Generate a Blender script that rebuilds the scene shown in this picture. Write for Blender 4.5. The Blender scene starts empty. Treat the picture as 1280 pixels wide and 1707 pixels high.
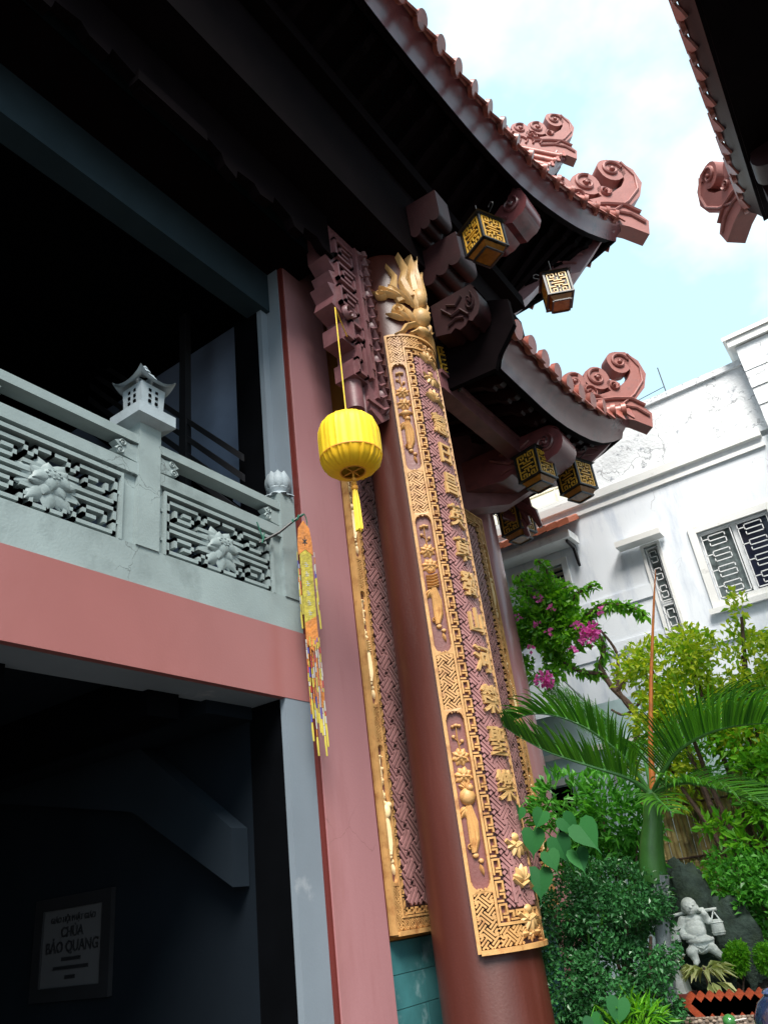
import bpy, bmesh, math, random
from math import sin, cos, pi, radians, atan2, sqrt
from mathutils import Vector, Matrix, noise
random.seed(7)
S = bpy.context.scene
COL = S.collection

# ------------------------------------------------------------------ camera
cam_d = bpy.data.cameras.new("camera"); cam = bpy.data.objects.new("camera", cam_d)
COL.objects.link(cam); S.camera = cam
cam_d.sensor_fit = 'HORIZONTAL'; cam_d.sensor_width = 36; cam_d.lens = 36 * 1283 / 1280
cam_d.clip_start = .05; cam_d.clip_end = 500
RR = ((0.8089342, -0.35417908, -0.46923623), (0.57586318, 0.31668496, 0.75371894), (-0.11835142, -0.87992489, 0.46013598))
mw = Matrix.Identity(4)
for r in range(3):
    mw[r][0] = RR[r][0]; mw[r][1] = -RR[r][1]; mw[r][2] = -RR[r][2]
mw[2][3] = 1.6
cam.matrix_world = mw

# ------------------------------------------------------------------ sky, sun, exposure
SUN_EL, SUN_AZ = radians(52), radians(142)      # azimuth clockwise from +Y : behind the camera, to the right
W = bpy.data.worlds.new("World"); S.world = W; W.use_nodes = True
nt = W.node_tree; nt.nodes.clear()
wo = nt.nodes.new('ShaderNodeOutputWorld'); bg = nt.nodes.new('ShaderNodeBackground')
sky = nt.nodes.new('ShaderNodeTexSky'); sky.sky_type = 'NISHITA'; sky.sun_disc = False
sky.sun_elevation = SUN_EL; sky.sun_rotation = SUN_AZ; sky.air_density = 1.0; sky.dust_density = 1.5; sky.ozone_density = 1.0
tc = nt.nodes.new('ShaderNodeTexCoord'); mp_ = nt.nodes.new('ShaderNodeMapping'); mp_.inputs['Scale'].default_value = (1.5, 1.5, 2.2)
mp_.inputs['Location'].default_value = (0.35, 0.1, 0.0)
no = nt.nodes.new('ShaderNodeTexNoise'); no.inputs['Scale'].default_value = 2.0; no.inputs['Detail'].default_value = 7; no.inputs['Roughness'].default_value = .52
cr = nt.nodes.new('ShaderNodeValToRGB'); cr.color_ramp.elements[0].position = .47; cr.color_ramp.elements[1].position = .66
cr.color_ramp.elements[0].color = (.06, .06, .06, 1); cr.color_ramp.elements[1].color = (1, 1, 1, 1)
mx = nt.nodes.new('ShaderNodeMixRGB'); mx.inputs['Color2'].default_value = (4.1, 4.4, 4.5, 1)
hz = nt.nodes.new('ShaderNodeMixRGB'); hz.inputs['Fac'].default_value = .80; hz.inputs['Color2'].default_value = (2.25, 3.45, 4.0, 1)
L = nt.links.new
L(tc.outputs['Generated'], mp_.inputs['Vector']); L(mp_.outputs[0], no.inputs['Vector']); L(no.outputs['Fac'], cr.inputs[0])
L(cr.outputs[0], mx.inputs['Fac']); L(sky.outputs[0], hz.inputs['Color1']); L(hz.outputs[0], mx.inputs['Color1']); L(mx.outputs[0], bg.inputs[0]); L(bg.outputs[0], wo.inputs[0])
bg.inputs[1].default_value = .15
sd = bpy.data.lights.new("sun", 'SUN'); sd.energy = 4.0; sd.angle = radians(30); sd.color = (1, .95, .88)
so = bpy.data.objects.new("sun", sd); COL.objects.link(so)
sdir = Vector((sin(SUN_AZ) * cos(SUN_EL), cos(SUN_AZ) * cos(SUN_EL), sin(SUN_EL)))
so.rotation_euler = sdir.to_track_quat('Z', 'Y').to_euler(); so.location = (6, -6, 14)
S.view_settings.view_transform = 'Standard'; S.view_settings.look = 'None'; S.view_settings.gamma = 1; S.view_settings.exposure = 1.15
S.cycles.max_bounces = 6; S.cycles.diffuse_bounces = 3

# ------------------------------------------------------------------ materials
def srgb(r, g, b):
    f = lambda c: (c / 255 / 12.92) if c / 255 <= .04045 else ((c / 255 + .055) / 1.055) ** 2.4
    return (f(r), f(g), f(b), 1)
MATS = {}
def mat(name, base, rough=.6, var=.15, scale=3.0, bump=.0, bscale=40, spec=.5, metal=0, coat=0, dirt=None, dscale=1.5, dlo=.5, dhi=.7, emit=None, es=0, trans=0, stretch=None):
    m = bpy.data.materials.new(name); m.use_nodes = True; n = m.node_tree; b = n.nodes['Principled BSDF']; l = n.links.new
    co = n.nodes.new('ShaderNodeTexCoord'); mp2 = n.nodes.new('ShaderNodeMapping'); l(co.outputs['Object'], mp2.inputs[0])
    if stretch: mp2.inputs['Scale'].default_value = stretch
    nz = n.nodes.new('ShaderNodeTexNoise'); nz.inputs['Scale'].default_value = scale; nz.inputs['Detail'].default_value = 5; l(mp2.outputs[0], nz.inputs['Vector'])
    mr = n.nodes.new('ShaderNodeMapRange'); mr.inputs[1].default_value = .3; mr.inputs[2].default_value = .7
    mr.inputs[3].default_value = 1 - var; mr.inputs[4].default_value = 1 + var; l(nz.outputs['Fac'], mr.inputs[0])
    mul = n.nodes.new('ShaderNodeVectorMath'); mul.operation = 'SCALE'; mul.inputs[0].default_value = base[:3]; l(mr.outputs[0], mul.inputs['Scale'])
    out = mul.outputs[0]
    if dirt:
        nd = n.nodes.new('ShaderNodeTexNoise'); nd.inputs['Scale'].default_value = dscale; nd.inputs['Detail'].default_value = 9; nd.inputs['Roughness'].default_value = .65
        l(mp2.outputs[0], nd.inputs['Vector'])
        rr = n.nodes.new('ShaderNodeMapRange'); rr.inputs[1].default_value = dlo; rr.inputs[2].default_value = dhi; l(nd.outputs['Fac'], rr.inputs[0])
        mm = n.nodes.new('ShaderNodeMixRGB'); l(rr.outputs[0], mm.inputs[0]); l(out, mm.inputs[1]); mm.inputs[2].default_value = dirt; out = mm.outputs[0]
    l(out, b.inputs['Base Color'])
    b.inputs['Roughness'].default_value = rough; b.inputs['Metallic'].default_value = metal
    b.inputs['Specular IOR Level'].default_value = spec; b.inputs['Coat Weight'].default_value = coat; b.inputs['Coat Roughness'].default_value = .15
    if trans: b.inputs['Transmission Weight'].default_value = trans
    if emit: b.inputs['Emission Color'].default_value = emit; b.inputs['Emission Strength'].default_value = es
    if bump:
        nb = n.nodes.new('ShaderNodeTexNoise'); nb.inputs['Scale'].default_value = bscale; nb.inputs['Detail'].default_value = 6; l(co.outputs['Object'], nb.inputs['Vector'])
        bp = n.nodes.new('ShaderNodeBump'); bp.inputs['Strength'].default_value = bump; bp.inputs['Distance'].default_value = .02
        l(nb.outputs['Fac'], bp.inputs['Height']); l(bp.outputs[0], b.inputs['Normal'])
    MATS[name] = m; return m

PINK = mat('pink_paint', (.285, .106, .100, 1), .34, .07, .9, .05, 60, .6, dirt=(.25, .088, .08, 1), dscale=1.3, dlo=.5, dhi=.85, stretch=(1.5, 1, .6))
PINKG = mat('pink_gloss_paint', (.36, .175, .185, 1), .24, .06, .8, .06, 40, .8, dirt=(.28, .115, .115, 1), dscale=1.1, dlo=.5, dhi=.85, stretch=(2, 2, .4))
MAROON = mat('maroon_column_paint', (.062, .014, .009, 1), .40, .14, 1.6, .06, 50, .4, dirt=(.085, .024, .018, 1), dscale=1.6, dlo=.5, dhi=.8, stretch=(3, 3, .35))
DRED = mat('dark_red_paint', (.10, .012, .008, 1), .5, .1)
CARVE = mat('maroon_carved_wood', (.155, .062, .068, 1), .45, .22, 7, .15, 30)
SOFFIT = mat('timber_in_shade', (.003, .0015, .002, 1), .9, .3, 4, spec=.04)  # eave shade put into the colour: timber made almost black
SOFF2 = mat('maroon_timber_in_shade', (.020, .005, .006, 1), .5, .25, 4, .1, 30, spec=.25)  # maroon timber darkened in its colour for the shade under the eaves
EAVE = mat('maroon_eave_paint', (.15, .046, .050, 1), .27, .12, 3, .06, 30, .55, dirt=(.07, .03, .035, 1), dscale=3)
TILE = mat('terracotta_roof_tile', (.29, .085, .062, 1), .38, .22, 6, .12, 40, dirt=(.09, .05, .05, 1), dscale=5, dlo=.52, dhi=.75)
RIDGE = mat('salmon_ridge_cement', (.26, .092, .078, 1), .55, .15, 4, .15, 30, dirt=(.12, .07, .07, 1), dscale=4, dlo=.55, dhi=.8)
GOLD = mat('gold_paint', (.53, .29, .105, 1), .5, .16, 6, .12, 40, .5, dirt=(.30, .12, .04, 1), dscale=9, dlo=.5, dhi=.72)
GOLD2 = mat('pale_gold_paint', (.82, .60, .32, 1), .5, .12, 6, .1, 40)
GROUND2 = mat('mauve_board_ground', (.165, .058, .052, 1), .5, .2, 5, .15, 40)
LATT = mat('mauve_lattice', (.34, .165, .16, 1), .5, .2, 6, .15, 30)
RECESS = mat('dark_recess', (.030, .008, .008, 1), .7, .2)
GREY = mat('grey_stone_paint', (.235, .285, .285, 1), .55, .12, 3, .12, 60, dirt=(.12, .15, .15, 1), dscale=2.2, dlo=.55, dhi=.8)
GREYW = mat('grey_wall_paint', (.17, .205, .24, 1), .6, .08, 1.5, .05, 60, dirt=(.25, .28, .31, 1), dscale=.9, dlo=.62, dhi=.66)
INNER = mat('interior_grey_in_shade', (.006, .009, .013, 1), .9, .15, 1.2, spec=.05)  # room shade put into the colour, far darker than plain grey paint
INNER2 = mat('interior_pale_in_shade', (.011, .016, .022, 1), .9, .15, 1.2, spec=.05)  # a little paler than the walls, still darkened in colour for room shade
BEAMG = mat('shaded_beam_paint', (.022, .036, .046, 1), .8, .1, spec=.05)  # beam grey darkened in its colour for the shade below the roof
INNERD = mat('interior_deep_shade', (.0015, .0018, .0025, 1), .9, .2, spec=.03)  # near-black colour stands in for deep shade inside rooms, openings and holes
ORANGE = mat('orange_wall_paint', (.62, .26, .055, 1), .5, .1, 1)
WHITE = mat('white_blue_wall', (.80, .84, .89, 1), .7, .04, 1.2, .1, 30, dirt=(.52, .58, .68, 1), dscale=1.3, dlo=.50, dhi=.74, stretch=(2.2, 1, .45))
WHITE3 = mat('peeling_white_render', (.80, .82, .84, 1), .8, .08, 3, .8, 14, dirt=(.36, .38, .42, 1), dscale=5, dlo=.60, dhi=.66)
CHARG = mat('character_gold', (.56, .34, .135, 1), .45, .15, 8, .1, 40)
WHITE2 = mat('white_trim', (.80, .80, .78, 1), .6, .06, 2, .05, 30, dirt=(.55, .54, .52, 1), dscale=2.5, dlo=.6, dhi=.7)
BLACKM = mat('black_iron', (.012, .012, .014, 1), .45, .2)
STONE = mat('pale_carved_stone', (.64, .68, .66, 1), .75, .15, 8, .3, 60, dirt=(.30, .33, .30, 1), dscale=5)
FRETG = mat('yellow_fret_paint', (.50, .28, .035, 1), .4, .1)
AMBER = mat('amber_glass', (.22, .085, .012, 1), .25, .3, 12)

def cracks(m, scale, width, lo, dark):
    n = m.node_tree; l = n.links.new; b = n.nodes['Principled BSDF']; src = b.inputs['Base Color'].links[0].from_socket
    co = n.nodes.new('ShaderNodeTexCoord'); nz = n.nodes.new('ShaderNodeTexNoise'); nz.inputs['Scale'].default_value = scale * 2.5; nz.inputs['Detail'].default_value = 6; l(co.outputs['Object'], nz.inputs['Vector'])
    ad = n.nodes.new('ShaderNodeVectorMath'); ad.operation = 'MULTIPLY_ADD'; ad.inputs[1].default_value = (.5, .5, .5); l(nz.outputs['Color'], ad.inputs[0]); l(co.outputs['Object'], ad.inputs[2])
    vo = n.nodes.new('ShaderNodeTexVoronoi'); vo.feature = 'DISTANCE_TO_EDGE'; vo.inputs['Scale'].default_value = scale; l(ad.outputs[0], vo.inputs['Vector'])
    a = n.nodes.new('ShaderNodeMapRange'); a.inputs[1].default_value = width; a.inputs[2].default_value = 0; l(vo.outputs['Distance'], a.inputs[0])
    n2 = n.nodes.new('ShaderNodeTexNoise'); n2.inputs['Scale'].default_value = scale * .9; n2.inputs['Detail'].default_value = 3; l(co.outputs['Object'], n2.inputs['Vector'])
    c = n.nodes.new('ShaderNodeMapRange'); c.inputs[1].default_value = lo; c.inputs[2].default_value = lo + .05; l(n2.outputs['Fac'], c.inputs[0])
    mu = n.nodes.new('ShaderNodeMath'); mu.operation = 'MULTIPLY'; l(a.outputs[0], mu.inputs[0]); l(c.outputs[0], mu.inputs[1])
    mm = n.nodes.new('ShaderNodeMixRGB'); l(mu.outputs[0], mm.inputs[0]); l(src, mm.inputs[1]); mm.inputs[2].default_value = dark; l(mm.outputs[0], b.inputs['Base Color'])
cracks(WHITE, .8, .006, .57, (.42, .43, .46, 1)); cracks(WHITE3, 1.8, .03, .48, (.30, .31, .33, 1)); cracks(PINK, .9, .003, .58, (.20, .08, .07, 1)); cracks(GREY, 1.3, .006, .58, (.10, .12, .12, 1)); cracks(PINKG, .8, .003, .6, (.25, .12, .12, 1))

# ------------------------------------------------------------------ mesh builder
LOC = {}
class M:
    def __init__(s, smooth=False): s.v = []; s.f = []; s.sm = smooth
    def add(s, vs, fs):
        o = len(s.v); s.v.extend([tuple(p) for p in vs]); s.f.extend([tuple(i + o for i in f) for f in fs]); return s
    def box(s, x0, x1, y0, y1, z0, z1):
        return s.add([(x0, y0, z0), (x1, y0, z0), (x1, y1, z0), (x0, y1, z0), (x0, y0, z1), (x1, y0, z1), (x1, y1, z1), (x0, y1, z1)],
              [(0, 3, 2, 1), (4, 5, 6, 7), (0, 1, 5, 4), (1, 2, 6, 5), (2, 3, 7, 6), (3, 0, 4, 7)])
    def prism(s, pts, o, u, v, n):          # outline pts (a,b) in the frame o,u,v, extruded by vector n
        o, u, v, n = map(Vector, (o, u, v, n)); k = len(pts)
        A = [o + u * a + v * b for a, b in pts]; B = [p + n for p in A]
        return s.add(A + B, [tuple(range(k))[::-1], tuple(range(k, 2 * k))] + [(i, (i + 1) % k, k + (i + 1) % k, k + i) for i in range(k)])
    def tube(s, path, rad, seg=8, caps=True, flat=None):
        path = [Vector(p) for p in path]; k = len(path)
        if not hasattr(rad, '__len__'): rad = [rad] * k
        vs = []; ref = None
        for i, p in enumerate(path):
            t = (path[min(i + 1, k - 1)] - path[max(i - 1, 0)])
            t = t.normalized() if t.length > 1e-9 else Vector((0, 0, 1))
            if ref is None: ref = Vector((0, 0, 1)) if abs(t.z) < .9 else Vector((1, 0, 0))
            a = t.cross(ref).normalized(); b = t.cross(a).normalized(); ref = -b if False else ref
            for j in range(seg):
                q = 2 * pi * j / seg; vs.append(p + (a * cos(q) + b * sin(q)) * rad[i])
        fs = [(i * seg + j, i * seg + (j + 1) % seg, (i + 1) * seg + (j + 1) % seg, (i + 1) * seg + j) for i in range(k - 1) for j in range(seg)]
        if caps: fs += [tuple(range(seg))[::-1], tuple((k - 1) * seg + j for j in range(seg))]
        return s.add(vs, fs)
    def lathe(s, prof, c, seg=24, a0=0, a1=2 * pi, caps=True):
        full = abs(a1 - a0 - 2 * pi) < 1e-6; n = seg if full else seg + 1; vs = []
        for r, z in prof:
            for j in range(n):
                q = a0 + (a1 - a0) * j / seg; vs.append((c[0] + r * cos(q), c[1] + r * sin(q), c[2] + z))
        fs = []
        for i in range(len(prof) - 1):
            for j in range(seg): fs.append((i * n + j, i * n + (j + 1) % n, (i + 1) * n + (j + 1) % n, (i + 1) * n + j))
        if full and caps: fs += [tuple(range(n))[::-1], tuple((len(prof) - 1) * n + j for j in range(n))]
        return s.add(vs, fs)
    def ball(s, c, r, seg=10, rings=6, R=None):
        if not hasattr(r, '__len__'): r = (r, r, r)
        vs = []; 
        for i in range(rings + 1):
            t = pi * i / rings
            for j in range(seg):
                q = 2 * pi * j / seg; p = Vector((r[0] * sin(t) * cos(q), r[1] * sin(t) * sin(q), r[2] * cos(t)))
                if R: p = R @ p
                vs.append(Vector(c) + p)
        return s.add(vs, [(i * seg + j, (i + 1) * seg + j, (i + 1) * seg + (j + 1) % seg, i * seg + (j + 1) % seg) for i in range(rings) for j in range(seg)])
    # --- relief on a surface: mp(u,v,w)
    def bar(s, mp, x0, y0, x1, y1, wd, w0, w1, n=1):
        dx, dy = x1 - x0, y1 - y0; l = sqrt(dx * dx + dy * dy)
        if l < 1e-6: return
        px, py = -dy / l * wd / 2, dx / l * wd / 2; vs = []
        for i in range(n + 1):
            x, y = x0 + dx * i / n, y0 + dy * i / n
            vs += [mp(x + px, y + py, w0), mp(x - px, y - py, w0), mp(x - px, y - py, w1), mp(x + px, y + py, w1)]
        fs = [(0, 1, 2, 3), (n * 4 + 3, n * 4 + 2, n * 4 + 1, n * 4)]
        for i in range(n):
            a = i * 4; fs += [(a + 3, a + 2, a + 6, a + 7), (a + 1, a, a + 4, a + 5)[::1], (a + 2, a + 1, a + 5, a + 6), (a, a + 3, a + 7, a + 4)]
        s.add(vs, fs)
    def rect(s, mp, u0, u1, v0, v1, w0, w1, n=1): s.bar(mp, u0, (v0 + v1) / 2, u1, (v0 + v1) / 2, v1 - v0, w0, w1, n)
    def plate(s, mp, pts, w0, w1):
        k = len(pts); s.add([mp(a, b, w0) for a, b in pts] + [mp(a, b, w1) for a, b in pts],
            [tuple(range(k))[::-1], tuple(range(k, 2 * k))] + [(i, (i + 1) % k, k + (i + 1) % k, k + i) for i in range(k)])
    def petal(s, mp, cx, cy, ang, L_, Wd, w0, h, nl=6, nw=4, cup=0):
        ca, sa = cos(ang), sin(ang); vs = []
        for i in range(nl + 1):
            t = i / nl; half = Wd / 2 * (sin(pi * min(1, t ** .8)) ** .75 if 0 < t < 1 else 0.02)
            for j in range(nw + 1):
                q = -1 + 2 * j / nw; a = t * L_; b = q * half
                w = w0 + h * (1 - q * q) * (.35 + .65 * sin(pi * min(t * .9 + .1, 1))) + cup * t * t
                vs.append(mp(cx + a * ca - b * sa, cy + a * sa + b * ca, w))
        k = nw + 1
        s.add(vs, [(i * k + j, i * k + j + 1, (i + 1) * k + j + 1, (i + 1) * k + j) for i in range(nl) for j in range(nw)])
    def blob(s, mp, cx, cy, rx, ry, w0, h, seg=10, rings=3):
        vs = [mp(cx, cy, w0 + h)]
        for i in range(1, rings + 1):
            t = pi / 2 * i / rings
            for j in range(seg):
                q = 2 * pi * j / seg; vs.append(mp(cx + rx * sin(t) * cos(q), cy + ry * sin(t) * sin(q), w0 + h * cos(t)))
        fs = [(0, 1 + j, 1 + (j + 1) % seg) for j in range(seg)]
        for i in range(rings - 1):
            for j in range(seg): fs.append((1 + i * seg + j, 1 + (i + 1) * seg + j, 1 + (i + 1) * seg + (j + 1) % seg, 1 + i * seg + (j + 1) % seg))
        s.add(vs, fs)
    def ridge(s, mp, pts, wd, w0, h, taper=True):
        k = len(pts); vs = []; pr = [(-1, 0), (-.75, .65), (0, 1), (.75, .65), (1, 0)]
        for i, (x, y) in enumerate(pts):
            a = pts[max(i - 1, 0)]; b = pts[min(i + 1, k - 1)]; dx, dy = b[0] - a[0], b[1] - a[1]; l = sqrt(dx * dx + dy * dy) or 1
            W_ = wd[i] if hasattr(wd, '__len__') else wd
            for p, q in pr: vs.append(mp(x - dy / l * p * W_ / 2, y + dx / l * p * W_ / 2, w0 + q * h))
        s.add(vs, [(i * 5 + j, i * 5 + j + 1, (i + 1) * 5 + j + 1, (i + 1) * 5 + j) for i in range(k - 1) for j in range(4)] + [(0, 1, 2, 3, 4), tuple((k - 1) * 5 + j for j in range(4, -1, -1))])
    def spiral(s, mp, cx, cy, r, wd, w0, h, a0=0, turns=1.4, d=1, n=22):
        pts = [(cx + r * (1 - .82 * i / n) * cos(a0 + d * 2 * pi * turns * i / n), cy + r * (1 - .82 * i / n) * sin(a0 + d * 2 * pi * turns * i / n)) for i in range(n + 1)]
        s.ridge(mp, pts, wd, w0, h); s.blob(mp, cx, cy, r * .22, r * .22, w0, h * 1.5, 8, 2)
    def build(s, name, m, parent=None, mod=None):
        off = LOC.get(parent.name, Vector((0, 0, 0))) if parent else Vector((0, 0, 0))
        me = bpy.data.meshes.new(name); me.from_pydata([tuple(Vector(p) - off) for p in s.v], [], s.f)
        me.validate(verbose=False)
        bm = bmesh.new(); bm.from_mesh(me)
        if not getattr(s, 'open', False): bmesh.ops.recalc_face_normals(bm, faces=bm.faces)
        bm.to_mesh(me); bm.free()
        if s.sm:
            me.polygons.foreach_set('use_smooth', [True] * len(me.polygons))
            try: me.set_sharp_from_angle(angle=radians(38))
            except Exception: pass
        o = bpy.data.objects.new(name, me); COL.objects.link(o); me.materials.append(m)
        if parent: o.parent = parent; LOC[o.name] = off
        else: LOC[o.name] = Vector((0, 0, 0))
        if mod: mod(o)
        return o
def flat(o, u, v, w):
    o, u, v, w = map(Vector, (o, u, v, w))
    return lambda a, b, c: o + u * a + v * b + w * c
def curved(cx, cy, R, th0, z0):             # u along the arc, from th0 counter-clockwise seen from above
    return lambda a, b, c: Vector((cx + (R + c) * cos(th0 + a / R), cy + (R + c) * sin(th0 + a / R), z0 + b))
def thing(name, label, cat, loc=(0, 0, 0), group=None):
    o = bpy.data.objects.new(name, None); COL.objects.link(o); o.location = loc; o.empty_display_size = .2
    LOC[o.name] = Vector(loc); o['label'] = label; o['category'] = cat
    if group: o['group'] = group
    return o
def tag(o, label=None, cat=None, group=None, kind=None):
    if label: o['label'] = label
    if cat: o['category'] = cat
    if group: o['group'] = group
    if kind: o['kind'] = kind
    return o
def dup(root, loc, rz=0, label=None, scale=1):
    def cp(o, par):
        c = o.copy(); COL.objects.link(c)
        if par: c.parent = par
        for ch in o.children: cp(ch, c)
        return c
    r = cp(root, None); r.location = loc; r.rotation_euler = (0, 0, rz); r.scale = (scale,) * 3
    if label: r['label'] = label
    return r
def text_mesh(txt, size, depth, font=None):
    cu = bpy.data.curves.new('txt', 'FONT'); cu.body = txt; cu.size = size; cu.extrude = depth; cu.align_x = 'CENTER'; cu.align_y = 'CENTER'; cu.resolution_u = 3
    cu.offset = size * .018
    ob = bpy.data.objects.new('txt', cu); COL.objects.link(ob); dg = bpy.context.evaluated_depsgraph_get()
    me = bpy.data.meshes.new_from_object(ob.evaluated_get(dg)); vs = [tuple(v.co) for v in me.vertices]; fs = [tuple(p.vertices) for p in me.polygons]
    bpy.data.objects.remove(ob); bpy.data.meshes.remove(me); bpy.data.curves.remove(cu)
    if vs:
        cx = (min(v[0] for v in vs) + max(v[0] for v in vs)) / 2; cy = (min(v[1] for v in vs) + max(v[1] for v in vs)) / 2
        vs = [(v[0] - cx, v[1] - cy, v[2]) for v in vs]
    return vs, fs
# ================================================================== SETTING
g = M(); g.add([(-60, -40, 0), (60, -40, 0), (60, 90, 0), (-60, 90, 0)], [(0, 1, 2, 3)])
GND = mat('courtyard_paving', (.05, .045, .042, 1), .8, .25, 1.5, .2, 30)
tag(g.build('ground', GND), kind='structure')

# ================================================================== LEFT WING (grey and pink)
X = -4.0
wing = thing('temple_wing', 'grey and pink two-storey wing with dark open rooms at the left', 'building', (-4.3, 2.0, 0))
M().box(-4.06, X, -2.5, 4.90, 3.2, 3.785).build('floor_band', PINK, wing)
M().box(-4.35, X - .015, -2.5, 4.895, 3.785, 4.085).build('balcony_curb', GREY, wing)
M().box(-4.06, X - .004, 4.60, 4.905, 0, 3.199).box(-4.26, -4.20, 4.80, 4.905, 4.085, 9.6).box(-4.199, X - .02, 4.893, 4.9055, 4.085, 8.04).build('corner_pier', GREYW, wing)
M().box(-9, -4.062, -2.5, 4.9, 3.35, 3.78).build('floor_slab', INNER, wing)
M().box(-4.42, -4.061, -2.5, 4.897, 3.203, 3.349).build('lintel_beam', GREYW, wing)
M().box(-4.45, -4.062, 4.602, 4.89, 0, 3.199).box(-4.60, -4.262, 4.802, 4.90, 3.79, 8.04).build('opening_shade_block', INNERD, wing)  # near-black blocks stand in for the darkness of the openings
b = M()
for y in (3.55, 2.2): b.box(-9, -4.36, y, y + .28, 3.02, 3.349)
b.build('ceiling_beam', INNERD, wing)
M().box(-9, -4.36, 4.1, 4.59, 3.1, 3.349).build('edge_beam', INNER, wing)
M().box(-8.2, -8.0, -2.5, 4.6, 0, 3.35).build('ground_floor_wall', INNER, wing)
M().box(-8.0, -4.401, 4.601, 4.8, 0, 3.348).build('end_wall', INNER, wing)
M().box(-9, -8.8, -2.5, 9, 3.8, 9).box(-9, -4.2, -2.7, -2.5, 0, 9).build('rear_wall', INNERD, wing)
# staircase soffit climbing across the ground-floor room
M().prism([(-7.6, 3.348), (-5.85, 3.348), (-4.452, 2.3), (-4.452, 1.9), (-5.6, 2.6), (-7.6, 3.0)], (0, 4.42, 0), (1, 0, 0), (0, 0, 1), (0, .17, 0)).build('stair_soffit', INNER2, wing)
# upper storey: end wall with stairs in front of it
UPW = mat('stairwell_wall_paint', (.20, .26, .38, 1), .7, .2, 1.5)
M().box(-8.8, -4.40, 5.2, 5.35, 3.8, 8.04).build('stairwell_wall', UPW, wing)
st = M()
for k in range(9):        # rising treads, dark
    x = -4.75 - .26 * k; z = 5.25 + .27 * k
    st.box(x - .3, x, 4.72, 5.12, z, z + .10)
st.prism([(-4.45, 4.75), (-4.45, 5.0), (-7.3, 7.95), (-7.3, 7.45)], (0, 4.95, 0), (1, 0, 0), (0, 0, 1), (0, .2, 0))
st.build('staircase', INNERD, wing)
rl = M()
for d in (.45, .66, .87, 1.10):
    rl.prism([(-4.45, 4.55 + d), (-4.45, 4.63 + d), (-7.0, 7.3 + d), (-7.0, 7.22 + d)], (0, 4.68, 0), (1, 0, 0), (0, 0, 1), (0, .04, 0))
rl.box(-5.32, -5.22, 4.66, 4.74, 4.0, 8.0)
rl.build('stair_railing', BLACKM, wing)
# upper beams and ceiling
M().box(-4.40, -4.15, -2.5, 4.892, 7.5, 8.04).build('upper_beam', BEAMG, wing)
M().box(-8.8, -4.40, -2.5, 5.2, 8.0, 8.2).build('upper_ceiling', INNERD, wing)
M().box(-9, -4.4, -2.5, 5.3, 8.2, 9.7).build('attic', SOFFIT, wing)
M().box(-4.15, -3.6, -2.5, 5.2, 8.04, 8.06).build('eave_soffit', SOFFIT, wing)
M().box(-3.62, -3.6, -2.5, 5.2, 8.06, 9.4).build('upper_fascia', BEAMG, wing)

# framed notice in the ground floor room
fr = thing('framed_notice', 'black-framed white notice reading BẢO QUANG on the dark ground floor wall', 'notice', (-6.55, 4.6, 1.3))
fo = M(); fo.box(-7.06, -6.0, 4.555, 4.597, 1.28, 1.38).box(-7.06, -6.0, 4.555, 4.597, 1.97, 2.07).box(-7.06, -6.94, 4.555, 4.597, 1.38, 1.97).box(-6.12, -6.0, 4.555, 4.597, 1.38, 1.97)
fo.build('frame', BLACKM, fr)
PAPER = mat('notice_paper', (.065, .065, .07, 1), .6, .05)  # white sheet greyed in its colour for the dim room
M().box(-6.94, -6.12, 4.575, 4.59, 1.38, 1.97).build('notice_sheet', PAPER, fr)
tx = M()
def put_text(m, t, sz, o, u, v, w, depth=.003):
    vs, fs = text_mesh(t, sz, depth); o, u, v, w = map(Vector, (o, u, v, w))
    m.add([o + u * a + v * b_ + w * c for a, b_, c in vs], fs)
for t, sz, z, xx in (('GIÁO HỘI PHẬT GIÁO', .062, 1.89, -6.53), ('CHÙA', .11, 1.80, -6.53), ('BẢO QUANG', .12, 1.685, -6.53), ('PL. 2552', .05, 1.585, -6.53), ('TP. HỒ CHÍ MINH', .055, 1.52, -6.53), ('2008', .05, 1.45, -6.53)):
    if t in ('PL. 2552', 'TP. HỒ CHÍ MINH', '2008'):       # lines too dim to read: plain rules
        w_ = {'PL. 2552': .13, 'TP. HỒ CHÍ MINH': .24, '2008': .07}[t]
        tx.box(xx - w_, xx + w_, 4.571, 4.574, z - .014, z + .014)
    else: put_text(tx, t, sz, (xx, 4.572, z), (1, 0, 0), (0, 0, 1), (0, -1, 0))
tx.build('lettering', BLACKM, fr)

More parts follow.
